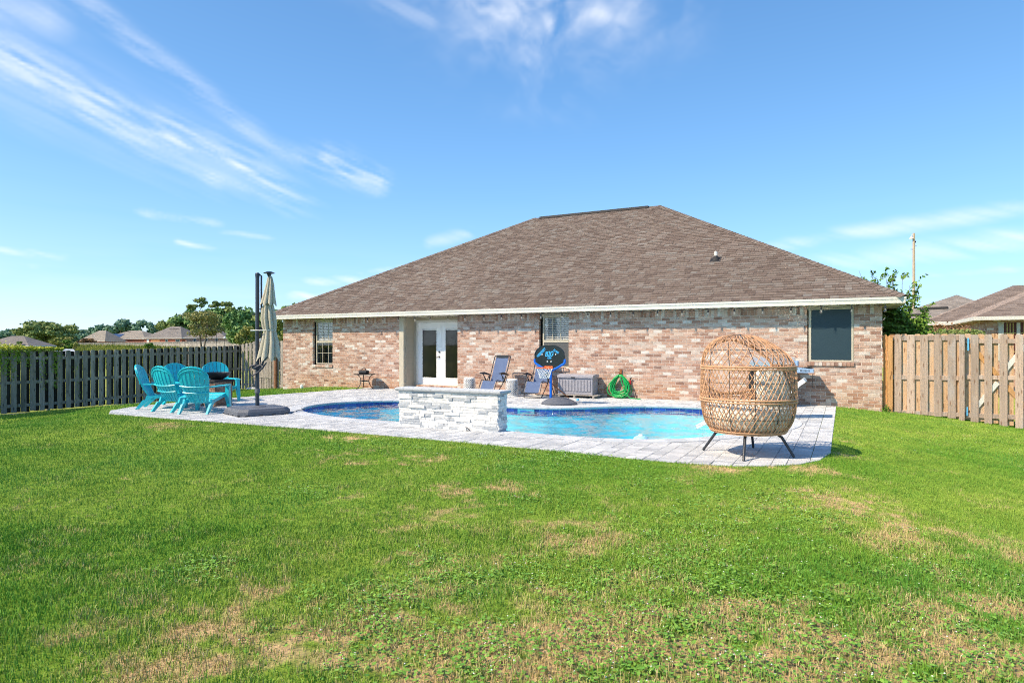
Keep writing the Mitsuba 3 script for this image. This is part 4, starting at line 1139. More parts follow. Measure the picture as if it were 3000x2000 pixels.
hang = np.vstack(hang)
put(vn + '__leaves', M().add(*leaves(pv, .030, np.array([.3, 0, .9]), tone=tone)).add(*leaves(hang, .027, np.array([.8, 0, .4]), tone=rng.random(len(hang)) * .5)), 'leaf_vine'); labels[vn + '__leaves'] = {'kind': 'stuff'}
st_ = M()
for y0, z1 in ((9.55, .8), (10.75, .1), (11.1, .15), (9.95, .45)):
    st_.tube([[-21.79, y0 + rng.normal(0, .03), z] for z in np.linspace(1.25, z1, 6)], .005, 5)
st_.tube([[-21.80 + rng.normal(0, .02), y, 1.25 + rng.normal(0, .02)] for y in np.linspace(7.6, 11.4, 14)], .008, 5)
put(vn + '__stem', st_, 'mat_bark')

# crape myrtle behind the right corner of the house
cm = thing('crape_myrtle', 'bushy green tree with arching leafy shoots behind the right corner of the house', 'tree')
tw, lv, lo, lt = M(), [], [], []
root = np.array([1.3, 19.6, -.3]); g = np.random.default_rng(5)
shoots = [((.35, 20.2, 3.50), 2), ((.62, 20.0, 3.50), 4), ((1.12, 19.9, 3.32), 7), ((.98, 20.2, 3.4), 7), ((1.35, 19.8, 3.22), 8), ((1.62, 19.7, 2.85), 9), ((1.5, 19.6, 3.0), 8), ((1.88, 19.6, 2.40), 10), ((1.82, 19.5, 2.2), 12),
          ((.95, 19.6, 2.75), 18), ((1.2, 19.5, 2.6), 20), ((1.6, 19.4, 2.05), 22), ((1.1, 19.2, 2.25), 28), ((.98, 19.0, 1.95), 28), ((1.75, 19.3, 1.9), 22), ((1.45, 19.1, 1.85), 28), ((.98, 19.0, 1.6), 28), ((1.6, 19.1, 1.65), 28), ((1.25, 18.9, 1.75), 28), ((1.3, 19.1, 2.3), 24)]
for e, dens in shoots:
    e = np.array(e); b = root + [(e[0] - root[0]) * .25, (e[1] - root[1]) * .25, 1.0]
    bow = (b + e) / 2 + [0, 0, .35]
    t = np.linspace(0, 1, 14)[:, None]
    P = (1 - t) ** 2 * b + 2 * t * (1 - t) * bow + t ** 2 * e
    tw.tube(P, np.linspace(.018, .004, 14), 5)
    for _ in range(int(dens * 2.4)):
        s = P[g.integers(4, 14)]
        d = g.normal(0, 1, 3) * [.15, .2, .16] + [0, 0, .05]
        q = np.linspace(0, 1, 8)[:, None]
        Q = s + d * q + np.array([0, 0, -.07]) * q * q
        tw.tube(Q[::2], np.linspace(.004, .0015, 4), 3)
        dn = d / np.linalg.norm(d); sd = np.cross(dn, [0, 0, 1]); sd /= np.linalg.norm(sd) + 1e-9
        for c in Q[1:]:
            for sg in (-1, 1): lv.append(c + sd * sg * .035 + g.normal(0, .012, 3)); lt.append(g.random())
tw.tube([root - [0, 0, .3], root + [0, 0, .6], root + [-.1, .1, 1.2]], [.06, .05, .035], 8)
put(cm + '__branches', tw, 'mat_bark')
put(cm + '__leaves', M().add(*leaves(np.array(lv), .046, np.array([-.25, -.4, .75]), tone=np.array(lt))), 'leaf_myrtle'); labels[cm + '__leaves'] = {'kind': 'stuff'}
wp_ = rng.normal(0, .05, (60, 3)) * [1, .6, 1] + [.84, 16.93, -.04]
fw = thing('fence_weed', 'small green weed at the foot of the fence by the house corner', 'weed')
put(fw + '__leaves', M().add(*leaves(wp_, .03, np.array([0, -.5, .7]))), 'leaf_myrtle'); labels[fw + '__leaves'] = {'kind': 'stuff'}
put(fw + '__stem', M().tube([[.84, 16.93, -.12], [.84, 16.93, .0]], .004, 5), 'leaf_myrtle')

# ---------------------------------------------------------------- neighbouring houses
def hip_house(name, label, X0, X1, Y0, Y1, z0, ze, pitch, wallm, roofm, rz=0.0, ridge='x', ov=.45, windows=(), extra=None, pivot=None):
    """A small house: walls, hip roof, white fascia, windows on the side towards the camera (-y)."""
    k = thing(name, label, 'house')
    px, py = pivot if pivot is not None else ((X0 + X1) / 2, (Y0 + Y1) / 2)
    c, s = math.cos(math.radians(rz)), math.sin(math.radians(rz))
    R = np.array([[c, -s, 0, px], [s, c, 0, py], [0, 0, 1, 0], [0, 0, 0, 1.0]])
    x0, x1, y0, y1 = X0 - px, X1 - px, Y0 - py, Y1 - py
    def place(m):
        for i in range(len(m.v)): m.v[i] = m.v[i] @ R[:3, :3].T + R[:3, 3]
        return m
    put(k + '__wall', place(M().box((x0 + ov, y0 + ov, z0 - 1.5), (x1 - ov, y1 - ov, ze - .08))), wallm)
    t = min(x1 - x0, y1 - y0) / 2
    rzz = ze + t * pitch
    if x1 - x0 >= y1 - y0: r0, r1 = [x0 + t, y0 + t, rzz], [x1 - t, y0 + t, rzz]; ff = [[0, 1, 5], [0, 5, 4], [1, 2, 5], [2, 3, 4], [2, 4, 5], [3, 0, 4]]
    else: r0, r1 = [x0 + t, y0 + t, rzz], [x0 + t, y1 - t, rzz]; ff = [[0, 1, 4], [1, 2, 5], [1, 5, 4], [2, 3, 5], [3, 0, 4], [3, 4, 5]]
    put(k + '__roof', place(M().add([[x0, y0, ze], [x1, y0, ze], [x1, y1, ze], [x0, y1, ze], r0, r1], ff)), roofm)
    put(k + '__fascia', place(M().box((x0 - .02, y0 - .02, ze - .15), (x1 + .02, y0 + .03, ze + .005)).box((x0 - .02, y0 + .03, ze - .15), (x0 + .03, y1, ze + .005)).box((x1 - .03, y0 + .03, ze - .15), (x1 + .02, y1, ze + .005)).box((x0 + .03, y0 + .03, ze - .1), (x1 - .03, y1, ze - .08))), 'mat_white_trim')
    for w in windows:
        a, b, c0, c1 = w[:4]; m_ = w[4] if len(w) > 4 else 'mat_black'
        wk = put(k + '__window', place(M().box((x0 + a, y0 + ov - .07, c0), (x0 + b, y0 + ov - .03, c1))), 'mat_white_trim' if m_ == 'mat_black' else m_)
        if m_ == 'mat_black': put(wk + '__pane', place(M().box((x0 + a + .08, y0 + ov - .09, c0 + .08), (x0 + b - .08, y0 + ov - .07, c1 - .08))), 'mat_screen')
    if extra: extra(k, place, x0, x1, y0, y1, ze, rzz, t)
    return k


def bearing(px, F): return at((px - 1500) * FU * F, F)


def far_house(name, label, pl, pr, F, eave, ridge, wallm, roofm, rz=27.5, dep=None, **k):
    """Far house turned rz from the street grid, spanning the bearings pl..pr at distance F."""
    c = bearing((pl + pr) / 2, F); w = (pr - pl) * FU * F; ze = EYE + (1011 - eave) * FU * F
    d = dep or w * .75
    rise = (ridge_z := EYE + (1011 - ridge) * FU * F) - ze
    t = min(w, d) / 2
    return hip_house(name, label, c[0] - w / 2, c[0] + w / 2, c[1] - 0, c[1] + d, ze - 2.6, ze, rise / t, wallm, roofm, rz=rz, pivot=(c[0], c[1]), **k)


bsdf('mat_solar', (.03, .05, .12), .12, .8)
bsdf('mat_teal', (.05, .35, .38), .6, .3)
bsdf('mat_orange_wall', (.50, .25, .13), .9, .1)
bsdf('mat_shed_white', (.75, .77, .80), .6, .3)
far_house('far_house', 'low grey-roofed house at the left edge beyond the field', -70, 84, 105, 1012, 983, 'mat_brick_far', 'mat_roof_dim', windows=((3.8, 5.2, -.6, 1.0), (6.3, 7.4, -.6, .6)))
far_house('far_house', 'small tan roof half hidden behind the shrubs', 100, 160, 150, 1008, 1000, 'mat_brick_far', 'mat_roof_tan')
def h2x(k, place, x0, x1, y0, y1, ze, rzz, t): put(k + '__vent_pipe', place(M().tube([[x0 + 5, y0 + 2, ze + .6], [x0 + 5, y0 + 2, ze + 1.9]], .09, 6)), 'mat_white_plastic')
far_house('far_house', 'far house with a brown hip roof left of the solar house', 214, 318, 205, 999, 967, 'mat_red_brick', 'mat_roof_tan', rz=12, extra=h2x)
def solar(k, place, x0, x1, y0, y1, ze, rzz, t):
    pit = (rzz - ze) / t
    for i in range(3):
        a = x0 + 2.6 + i * 1.35
        put(k + '__solar_panel', place(M().hull([[x, y0 + s, ze + s * pit + h] for x, s0 in ((a, 0), (a + 1.3, 0)) for s in (.9, 3.4) for h in (.06, .12)])), 'mat_solar')
    put(k + '__garage', place(M().box((x0 + 2.2, y0 - 2.4, ze - 2.8), (x0 + 7.2, y0 + .3, ze - .7))), 'mat_shed_white')
    put(k + '__vent_slot', place(M().box((x0 + t - .4, y0 + t - 1.1, rzz - .45), (x0 + t + 1.1, y0 + t - .8, rzz - .3))), 'mat_black_rough')
far_house('far_house', 'far house with blue solar panels on its roof', 284, 432, 212, 992, 966.5, 'mat_red_brick', 'mat_roof_tan', rz=20, extra=solar)
def h4x(k, place, x0, x1, y0, y1, ze, rzz, t):
    put(k + '__vent_slot', place(M().box((x0 + 6.2, y0 + t - 1.5, rzz - 1.0), (x0 + 10, y0 + t - 1.2, rzz - .82))), 'mat_black_rough')
    put(k + '__patio_wall', place(M().box((x0 + 3.2, y0 + .3, ze - 2.6), (x0 + 6.4, y0 + .46, ze - .25))), 'mat_orange_wall')
    put(k + '__door', place(M().box((x0 + 1.5, y0 + .36, ze - 2.5), (x0 + 2.3, y0 + .44, ze - .3))), 'mat_shed_white')
far_house('far_house', 'large far house with grey roof and red brick walls left of the pale tree', 402, 545, 195, 990.5, 954.5, 'mat_red_brick', 'mat_roof_dim', rz=12, extra=h4x, windows=((8.4, 9.4, 2.0, 3.2), (12.2, 13.8, 2.0, 3.2)))
far_house('far_house', 'far house with light brick wall behind the pale two-trunked tree', 536, 660, 170, 988.5, 962, 'mat_peach_brick', 'mat_roof_grey', rz=27.5, windows=((2.6, 3.3, 2.0, 3.2), (5.4, 6.3, 2.0, 3.2), (8.4, 9.1, 2.0, 3.2)))


def board_line(key, lab, pts, ztop, h, m, w=.14):
    k = thing(key, lab, 'fence')
    b = M()
    for (a, c), (za, zc) in zip(zip(pts, pts[1:]), zip(ztop, ztop[1:])):
        a, c = np.array(a[:2]), np.array(c[:2]); L = np.linalg.norm(c - a); d = (c - a) / L; nrm = np.array([-d[1], d[0]]) * .02
        for i in range(int(L / w)):
            p, q = a + d * i * w, a + d * (i * w + w - .012); z = za + (zc - za) * i * w / L + rng.normal(0, .012)
            v = [[*(e + s * nrm), zz] for e in (p, q) for s in (-1, 1) for zz in (z - h, z)]
            b.add(v, BOXF)
    put(k + '__boards', b, m); labels[k + '__boards'] = {'kind': 'stuff'}
    r = M()
    for (a, c), (za, zc) in zip(zip(pts, pts[1:]), zip(ztop, ztop[1:])): r.tube([[a[0], a[1] + .06, za - .4], [c[0], c[1] + .06, zc - .4]], .05, 4)
    put(k + '__rail', r, m)


zt_ = lambda v, F: EYE + (1011 - v) * FU * F
board_line('far_grey_fence', 'long pale grey board fence across the field, right part', [bearing(232, 180), bearing(470, 172), bearing(800, 150)], [zt_(1009.5, 180), zt_(1007, 172), zt_(1003.5, 150)], 2.0, 'mat_wood_far')
board_line('far_grey_fence', 'pale grey board fence across the field, left part behind the shrubs', [bearing(30, 150), bearing(185, 170)], [zt_(1013, 150), zt_(1011.5, 170)], 1.9, 'mat_wood_far')
board_line('far_dark_fence', 'dark board fence in front of the far houses', [bearing(222, 186), bearing(330, 184), bearing(430, 182), bearing(670, 158)], [zt_(1004, 186), zt_(1002.5, 184), zt_(1001.5, 182), zt_(999, 158)], 2.0, 'mat_wood_old', .3)
lp = bearing(658, 140)
k = thing('lamp_post', 'thin lamp post beside the far house behind the pale tree', 'lamp post')
put(k + '__post', M().tube([[lp[0], lp[1], -.5], [lp[0], lp[1], zt_(992, 140)]], .05, 6), 'mat_black'); put(k + '__lamp', M().lathe([(0, 0), (.2, .05), (.22, .35), (0, .5)], 8, (lp[0], lp[1], zt_(992, 140))), 'mat_white_plastic')
b = bearing(634, 135)
k = thing('bird_feeder_pole', 'dark pole with a small box on top by the pale tree', 'pole')
put(k + '__pole', M().tube([[b[0], b[1], -.5], [b[0], b[1], zt_(975, 135)]], .06, 6), 'mat_black'); put(k + '__box', M().rbox((b[0] - .17, b[1] - .17, zt_(975, 135)), (b[0] + .17, b[1] + .17, zt_(971, 135)), .03), 'mat_black')
# white car beyond the fence, only its roof shows
c = bearing(193, 70)
car = thing('parked_car', 'white car of which only the roof shows above the vine-covered fence', 'car')
cm_ = mat(c[0], c[1], zt_(1022.3, 70) - 1.42, rz=-4)
def car_mesh(secs, m):
    for (xa, ya, za), (xb, yb_, zb) in zip(secs, secs[1:]): pass
bm = M()
def hullm(pts): h = np.array(pts, float); return bm.hull(h @ cm_[:3, :3].T + cm_[:3, 3])
hullm([[x, y, z] for x, z in ((-2.1, .45), (-2.05, .85), (2.05, .8), (2.15, .45), (-1.9, .25), (1.95, .25)) for y in (-.85, .85)])
hullm([[x, y, z] for x, z, w in ((-1.5, .86, .80), (1.0, .84, .80), (-.95, 1.38, .62), (.25, 1.42, .62), (-.4, 1.44, .5)) for y in (-w, w)])
put(car + '__body', bm, 'mat_white_plastic', 30)
wm = M()
for y in (-.775, .775): wm.hull(np.array([[x, y + d, z] for x, z in ((-1.2, .92), (.7, .90), (-.8, 1.25), (.2, 1.27)) for d in (-.04, .04)]) @ cm_[:3, :3].T + cm_[:3, 3])
put(car + '__window', wm, 'mat_black')
for x in (-1.35, 1.35):
    for y in (-.8, .8):
        v = np.array(M().lathe([(.0, -.1), (.3, -.1), (.32, 0), (.3, .1), (0, .1)], 16).get()[0])[:, [0, 2, 1]] + [x, y, .32]
        put(car + '__wheel', M().add(v @ cm_[:3, :3].T + cm_[:3, 3], M().lathe([(.0, -.1), (.3, -.1), (.32, 0), (.3, .1), (0, .1)], 16).get()[1]), 'mat_black_rough')
b = bearing(166, 21.5)
k = thing('globe_lamp', 'small white globe just above the vine-covered fence', 'lamp')
put(k + '__globe', (trimesh.creation.icosphere(2, .055).vertices + [b[0], b[1], zt_(1026.5, 21.5)], trimesh.creation.icosphere(2, .055).faces), 'mat_white_plastic', True)
put(k + '__post', M().tube([[b[0], b[1], -.6], [b[0], b[1], zt_(1026.5, 21.5) - .05]], .015, 6), 'mat_black')

# right-hand neighbours
def near_extra(k, place, x0, x1, y0, y1, ze, rzz, t): pass
nh = hip_house('neighbour_house', 'brick neighbour house with a brown hip roof at the right edge', 3.2, 26, 34.5, 42.46, -.3, 2.50, .455, 'mat_brick_far', 'mat_roof_far', pivot=(0, 0))
# its wing towards the camera
wz0, wze, wx0, wx1, wy0, wp2 = -.4, 2.50, 4.30, 12.6, 29.2, .455
tt = (wx1 - wx0) / 2
put(nh + '__wing_wall', M().box((wx0 + .45, wy0 + .45, -1.5), (wx1 - .45, 34.94, wze - .08)), 'mat_brick_far')
put(nh + '__wing_roof', M().add([[wx0, wy0, wze], [wx1, wy0, wze], [wx1, 39, wze], [wx0, 39, wze], [wx0 + tt, wy0 + tt, wze + tt * wp2], [wx0 + tt, 39, wze + tt * wp2]], [[0, 1, 4], [1, 2, 5], [1, 5, 4], [3, 0, 4], [3, 4, 5]]), 'mat_roof_far')
put(nh + '__wing_fascia', M().box((wx0 - .02, wy0 - .02, wze - .13), (wx1 + .02, wy0 + .03, wze + .006)).box((wx0 - .02, wy0 + .03, wze - .13), (wx0 + .03, 34.48, wze + .006)).box((wx0 + .03, wy0 + .03, wze - .1), (wx1 - .03, 34.5, wze - .08)), 'mat_white_trim')
bsdf('mat_shutter', (.52, .54, .50), .6, .3)
bsdf('mat_dark_red', (.10, .035, .025), .6, .3)
bsdf('mat_yellow_bar', (.55, .45, .16), .6, .3)
yy = wy0 + .45
for a, b in ((5.09, 5.26), (5.64, 5.75), (6.16, 6.33)): put(nh + '__shutter', M().rbox((a, yy - .05, .85), (b, yy - .005, 2.28), .01), 'mat_shutter')
for a, b in ((5.27, 5.63), (5.76, 6.15)):
    wk = put(nh + '__window', M().box((a, yy - .02, .85), (b, yy - .004, 2.28)), 'mat_dark_red')
    mb = M()
    for i in range(1, 4): mb.box((a + (b - a) * i / 4 - .012, yy - .034, .86), (a + (b - a) * i / 4 + .012, yy - .021, 2.27))
    for z in (1.2, 1.55, 1.9): mb.box((a, yy - .032, z - .012), (b, yy - .0225, z + .012))
    put(wk + '__muntin', mb, 'mat_yellow_bar')
def r2x(k, place, x0, x1, y0, y1, ze, rzz, t):
    pit = (rzz - ze) / t
    for dx, s in ((-1.9, 3.0), (-3.1, 1.9), (.5, 1.95)):
        put(k + '__roof_vent', place(M().hull([[x, y0 + s + q, ze + (s + q) * pit + h] for x in (x0 + t + dx + .2, x0 + t + dx + 1.9) for q, h in ((0, .02), (0, .2), (.3, .02))])), 'mat_black_rough')
    for dx, s in ((1.6, 1.7), (-2.2, .6)): put(k + '__vent_pipe', place(M().tube([[x0 + t + dx, y0 + s, ze + s * pit - .1], [x0 + t + dx, y0 + s, ze + s * pit + .45]], .07, 8)), 'mat_white_plastic')
c2 = bearing(2803, 50)
hip_house('neighbour_house', 'grey-roofed house behind the brown-roofed neighbour', c2[0] - 5.6, c2[0] + 5.6, c2[1] - 5.6, c2[1] + 5.6, -.4, 2.75, .47, 'mat_brick_far', 'mat_roof_grey', rz=-20, extra=r2x)
hg = thing('clipped_hedge', 'clipped hedge with reddish tips in front of the neighbour house', 'hedge')
n = 5200
hp = np.column_stack([rng.uniform(2.7, 4.35, n), rng.uniform(27.2, 28.2, n), rng.uniform(.6, 2.0, n)])
hp[:, 2] -= np.maximum(0, (np.abs(hp[:, 0] - 3.5) - .5)) * .25
put(hg + '__foliage', M().add(*leaves(hp, .05, np.array([-.2, -.6, .6]), tone=rng.random(n) * .6)), 'leaf_oak'); labels[hg + '__foliage'] = {'kind': 'stuff'}
n = 180
tp = np.column_stack([rng.uniform(2.8, 4.0, n), rng.uniform(27.3, 28.1, n), 1.95 + np.abs(rng.normal(0, .13, n))])
put(hg + '__tips', M().add(*leaves(tp, .05, np.array([0, -.5, .6]), tone=rng.random(n))), 'leaf_red'); labels[hg + '__tips'] = {'kind': 'stuff'}
b = bearing(2677, 67)
up = thing('utility_pole', 'tall pale wooden utility pole with a lamp near its top', 'utility pole')
zt0 = zt_(683, 67)
put(up + '__pole', M().tube([[b[0], b[1], -1.0], [b[0], b[1], zt0 * .5], [b[0], b[1], zt0]], [.155, .135, .112], 12), 'mat_pole_wood', 40)
sd = np.array([FWD[1], -FWD[0], 0])
p0 = np.array([b[0], b[1], zt0 - .4])
put(up + '__lamp', M().tube([p0 + [0, 0, .2], p0 - sd * .2 + [0, 0, .2], p0 - sd * .25], .03, 6).lathe([(.05, .05), (.09, -.05), (.21, -.16), (.22, -.2), (0, -.21)], 12, p0 - sd * .25), 'mat_white_plastic', 30)
put(up + '__bracket', M().rbox(p0 + sd * .16 + [-.07, -.07, -.6], p0 + sd * .16 + [.07, .07, -.42], .01).tube([p0 + sd * .1 + [0, 0, -.95], p0 + sd * .32 + [0, 0, -.95]], .02, 5).tube([p0 - sd * .1 + [0, 0, -1.3], p0 - sd * .32 + [0, 0, -1.3]], .02, 5), 'mat_black')

# ---------------------------------------------------------------- things on the deck
bsdf('mat_turquoise', lambda p, n, uv: mi.Color3f(.014, .47, .57) * (.94 + .1 * noise(p.x * 6, p.y * 6, p.z * 6)), .38, .5)


def adirondack():
    """One moulded garden chair, facing +y, as parts."""
    parts = []
    def part(name, m, sm=False): parts.append((name, shape(m, 'mat_turquoise', sm)))
    # back: seven slats fanning up to an arched top
    NB, Hb = 7, .84
    base = np.array([0, -.20, .22]); upv = np.array([0, -.36, .86]); upv /= np.linalg.norm(upv); nrm = np.array([0, upv[2], -upv[1]])
    halfw = lambda t: .205 + .125 * math.sin(min(1, t / .62) * math.pi / 2)
    def pos(s, t, d):
        return base + upv * t + np.array([s, 0, 0]) + nrm * (d + .55 * s * s - .05 * math.sin(t / Hb * math.pi))
    def ttop(s):
        return Hb - .27 * (1 - math.sqrt(max(0, 1 - (s / .335) ** 2)))
    for i in range(NB):
        a, b = (i / NB - .5) * 2, ((i + 1) / NB - .5) * 2
        m = M(); V = []
        K = 7
        for j in range(K + 1):
            row = []
            for e, gap in ((a, .009), ((a + b) / 2, 0), (b, -.009)):
                s_mid = e * halfw(Hb * .8)
                t = (ttop(s_mid) if j == K else j / K * min(ttop(s_mid), Hb))
                if j < K: t = j / K * ttop(s_mid)
                s = e * halfw(t) + gap
                row.append((s, t))
            for s, t in row: V.append(pos(s, t, .012)); V.append(pos(s, t, -.012 if True else 0))
        f = []
        for j in range(K):
            o, p = j * 6, (j + 1) * 6
            for c in (0, 2): f += [[o + c, o + c + 2, p + c + 2, p + c], [o + c + 1, p + c + 1, p + c + 3, o + c + 3]]
            f += [[o, p, p + 1, o + 1], [o + 4, o + 5, p + 5, p + 4]]
        o = K * 6; f += [[o, o + 2, o + 3, o + 1], [o + 2, o + 4, o + 5, o + 3]]
        m.add(V, f); part('back_slat', m)
    rib = M()
    for t0, fr in ((.25, 1.0), (.40, 1.02)):
        rib.tube([pos(s * halfw(t0) * fr, t0, -.028) for s in np.linspace(-1, 1, 11)], .016, 6)
    for dt in (.012, .075):
        rib.tube([pos(s, ttop(s) - dt, -.020) for s in np.linspace(-.325, .325, 21)], .011, 6)
    for e in (-.71, -.43, -.14, .14, .43, .71):
        rib.tube([pos(e * halfw(t), t, -.018) for t in np.linspace(.02, ttop(e * .33) - .05, 8)], .007, 5)
    part('back_ribs', rib)
    for i in range(6):
        y = .44 - i * .112; z = .365 - i * .028
        part('seat_slat', M().rbox((-.275, -.050, -.012), (.275, .050, .012), .006, mat=mat(0, y, z, rx=14)))
    for sx in (-1, 1):
        x = sx * .335
        arm = [(x - sx * .05, -.30), (x + sx * .02, -.30), (x + sx * .075, .10), (x + sx * .075, .40), (x + sx * .04, .46), (x - sx * .05, .46), (x - sx * .06, .1)]
        part('armrest', M().prism(Polygon(arm), .545, .572))
        part('leg', M().hull([[x + sx * o, y, z] for o, y, z in ((-.045, .44, .545), (.045, .44, .545), (-.035, .36, .545), (.045, .36, .545), (.0, .47, 0), (.055, .47, 0), (.0, .40, 0), (.055, .40, 0), (-.04, .42, .30), (.045, .42, .30), (-.04, .34, .30), (.045, .34, .30))]))
        part('side_rail', M().hull([[x - sx * (.03 + o), y, z] for o in (0, .03) for y, z in ((.44, .33), (.44, .40), (-.22, .20), (-.22, .27))]))
        part('leg', M().hull([[sx * (.30 + o), y, z] for o in (-.025, .02) for y, z in ((-.10, .26), (-.24, .30), (-.30, .12))]).hull([[sx * (.30 + o), y, z] for o in (-.022, .02) for y, z in ((-.18, .20), (-.32, .20), (-.40, .0), (-.47, .0))]))
    return parts


AD = adirondack()
for (x, y, fx, fy, lab) in ((-12.24, 9.14, -.34, .70, 'turquoise slatted garden chair nearest the closed parasol, seen from behind'),
                           (-13.06, 9.16, -.06, 1.0, 'turquoise slatted garden chair left of the nearest one, seen from behind'),
                           (-13.98, 9.36, .72, .66, 'leftmost turquoise slatted garden chair, seen edge-on'),
                           (-14.22, 10.12, .97, -.10, 'turquoise slatted garden chair facing the camera behind the two nearest chairs'),
                           (-14.40, 11.22, .90, -.40, 'turquoise slatted garden chair behind the fire bowl, rightmost of the five')):
    k = thing('garden_chair', lab, 'chair', 'turquoise chairs round the fire pit')
    copy_to(k, AD, mat(x, y, .004, rz=math.degrees(math.atan2(-fx, fy))))

bsdf('mat_fire_stone', lambda p, n, uv: mix((.16, .10, .075), (.36, .25, .19), cell_rand(uv.x * 997, uv.y * 991, 1)) * (.7 + .6 * fbm(p.x * 20 + uv.x * 9, p.y * 20, p.z * 30, 3)), .85, .2)
fp = thing('fire_pit', 'square brown stone fire pit carrying a wide black fire bowl among the turquoise chairs', 'fire pit')
x0, x1, y0, y1 = -13.58, -13.10, 10.08, 10.56
put(fp + '__core', M().box((x0 + .02, y0 + .02, 0), (x1 - .02, y1 - .02, .57)), 'mat_black_rough')
put(fp + '__plinth', M().rbox((x0 - .012, y0 - .012, .0), (x1 + .012, y1 + .012, .03), .005), 'mat_fire_stone')
put(fp + '__top_slab', M().rbox((x0 - .04, y0 - .04, .57), (x1 + .04, y1 + .04, .62), .008), 'mat_black_rough')
for L, fn in ((.48, lambda s, o, z: (x0 + s, y0 + .01 - o, z)), (.48, lambda s, o, z: (x1 - .01 + o, y0 + s, z))):
    z = .03
    while z < .56:
        h = min(rng.choice([.04, .055, .07]), .57 - z); s = -rng.random() * .1
        while s < L:
            w = rng.choice([.11, .16, .22, .28]); a, b = max(0, s), min(L, s + w)
            if b - a > .015: put(fp + '__stone', split_stone(fn, a, b, z, z + h, abs(rng.normal(0, .006)) + .004), 'mat_fire_stone')
            s += w
        z += h
cx_, cy_ = (x0 + x1) / 2, (y0 + y1) / 2
put(fp + '__bowl', M().lathe([(.0, .625), (.13, .63), (.22, .68), (.285, .74), (.315, .785), (.318, .79), (.308, .79), (.27, .745), (.2, .69), (.0, .66)], 32, (cx_, cy_, 0)), 'mat_black', 40)

# closed cantilever parasol
ux, uy = -10.99, 9.48
um = thing('cantilever_parasol', 'closed beige cantilever parasol tied to its dark pole on a wide grey base', 'parasol')
bsdf('mat_base_plastic', lambda p, n, uv: mi.Color3f(.115, .125, .15) * (.9 + .2 * noise(p.x * 30, p.y * 30, p.z * 30)), .55, .35)
bsdf('mat_pole_metal', (.022, .030, .050), .35, .5)
bsdf('mat_canvas', lambda p, n, uv: mi.Color3f(.46, .43, .35) * (.88 + .2 * fbm(p.x * 6, p.y * 6, p.z * 3, 3)), .9, .15)
bm_ = mat(ux, uy, 0, rz=-20)
S_, b_ = .545, .16
oct_ = lambda s, b: [(-s + b, -s), (s - b, -s), (s, -s + b), (s, s - b), (s - b, s), (-s + b, s), (-s, s - b), (-s, -s + b)]
for qx in (-1, 0, 1, 2):
    clip = sbox(-S_ + (qx + 1) * S_ / 2 + .004, -2, -S_ + (qx + 2) * S_ / 2 - .004, 2)
    lo_, hi_ = Polygon(oct_(S_, b_)).intersection(clip), Polygon(oct_(S_ - .045, b_ - .02)).intersection(clip)
    pts = [[x, y, .008] for x, y in lo_.exterior.coords] + [[x, y, .085] for x, y in lo_.exterior.coords] + [[x, y, .140] for x, y in hi_.exterior.coords]
    put(um + '__base_block', M().hull(np.array(pts) @ bm_[:3, :3].T + bm_[:3, 3]), 'mat_base_plastic')
for q in (-.40, -.13, .13, .40):
    put(um + '__foot_notch', M().box((q - .04, -S_ - .004, .004), (q + .04, -S_ + .02, .03), mat=bm_), 'mat_black'); put(um + '__foot_notch', M().box((S_ - .02, q - .04, .004), (S_ + .004, q + .04, .03), mat=bm_), 'mat_black')
put(um + '__pole_plate', M().lathe([(.0, .175), (.07, .172), (.17, .162), (.2, .141)], 20, (ux, uy, 0)), 'mat_base_plastic', 30)
ov_ = lambda R, Z, a: (R * (1 + .18 * np.cos(2 * (a + .48))), Z)
put(um + '__pole', M().lathe([(.0, .15), (.047, .15), (.047, 2.92), (.0, 2.92)], 20, (ux, uy, 0), mod=ov_), 'mat_pole_metal', 40)
put(um + '__collar', M().lathe([(.05, .43), (.06, .435), (.06, .52), (.05, .525)], 20, (ux, uy, 0), mod=ov_), 'mat_base_plastic', 40)
put(um + '__pole_cap', M().lathe([(.052, 2.88), (.054, 2.94), (.04, 2.965), (0, 2.97)], 20, (ux, uy, 0), mod=ov_), 'mat_pole_metal', 40)
rt = np.array([FWD[1], -FWD[0], 0])       # the parasol hangs to the right of its pole
P_ = np.array([ux, uy, 0.0])
put(um + '__arm', M().tube([P_ + rt * .04 + [0, 0, 2.93], P_ + rt * .085 + [0, 0, 2.90], P_ + rt * .085 + [0, 0, 1.5], P_ + rt * .085 + [0, 0, 1.2]], .019, 8).tube([P_ + rt * .05 + [0, 0, 2.2], P_ + rt * .09 + [0, 0, 2.2]], .012, 6), 'mat_pole_metal', 40)
cp = P_ + rt * .265 + np.array([.0, -.02, 0])
LEAN = lambda z: rt[None, None, :2] * 0 + 0
def pleat(depth, n, ph):
    def f(R, Z, a):
        k = np.abs(np.sin(n / 2 * a + ph)) ** .7
        return R * (1 - depth * (1 - k)), Z
    return f
def drape(prof, depth, n, ph, tip):
    m = M().lathe(prof, 96, (0, 0, 0), mod=pleat(depth, n, ph))
    v = m.v[0]; a = np.arctan2(v[:, 1], v[:, 0]); zmin = min(z for _, z in prof)
    k = np.abs(np.sin(n / 2 * a + ph)); w = np.clip(1 - (v[:, 2] - zmin) / .25, 0, 1)
    v[:, 2] -= tip * (k ** 3 - .5) * w
    v[:, :2] += rt[:2] * .02 * np.sin(v[:, 2:3] * 5)
    v += cp
    return m
put(um + '__canopy', drape([(.085, 2.36), (.135, 2.2), (.165, 2.0), (.155, 1.82), (.128, 1.755), (.14, 1.70), (.185, 1.5), (.225, 1.28), (.25, 1.15)], .42, 8, .3, .10), 'mat_canvas', 50)
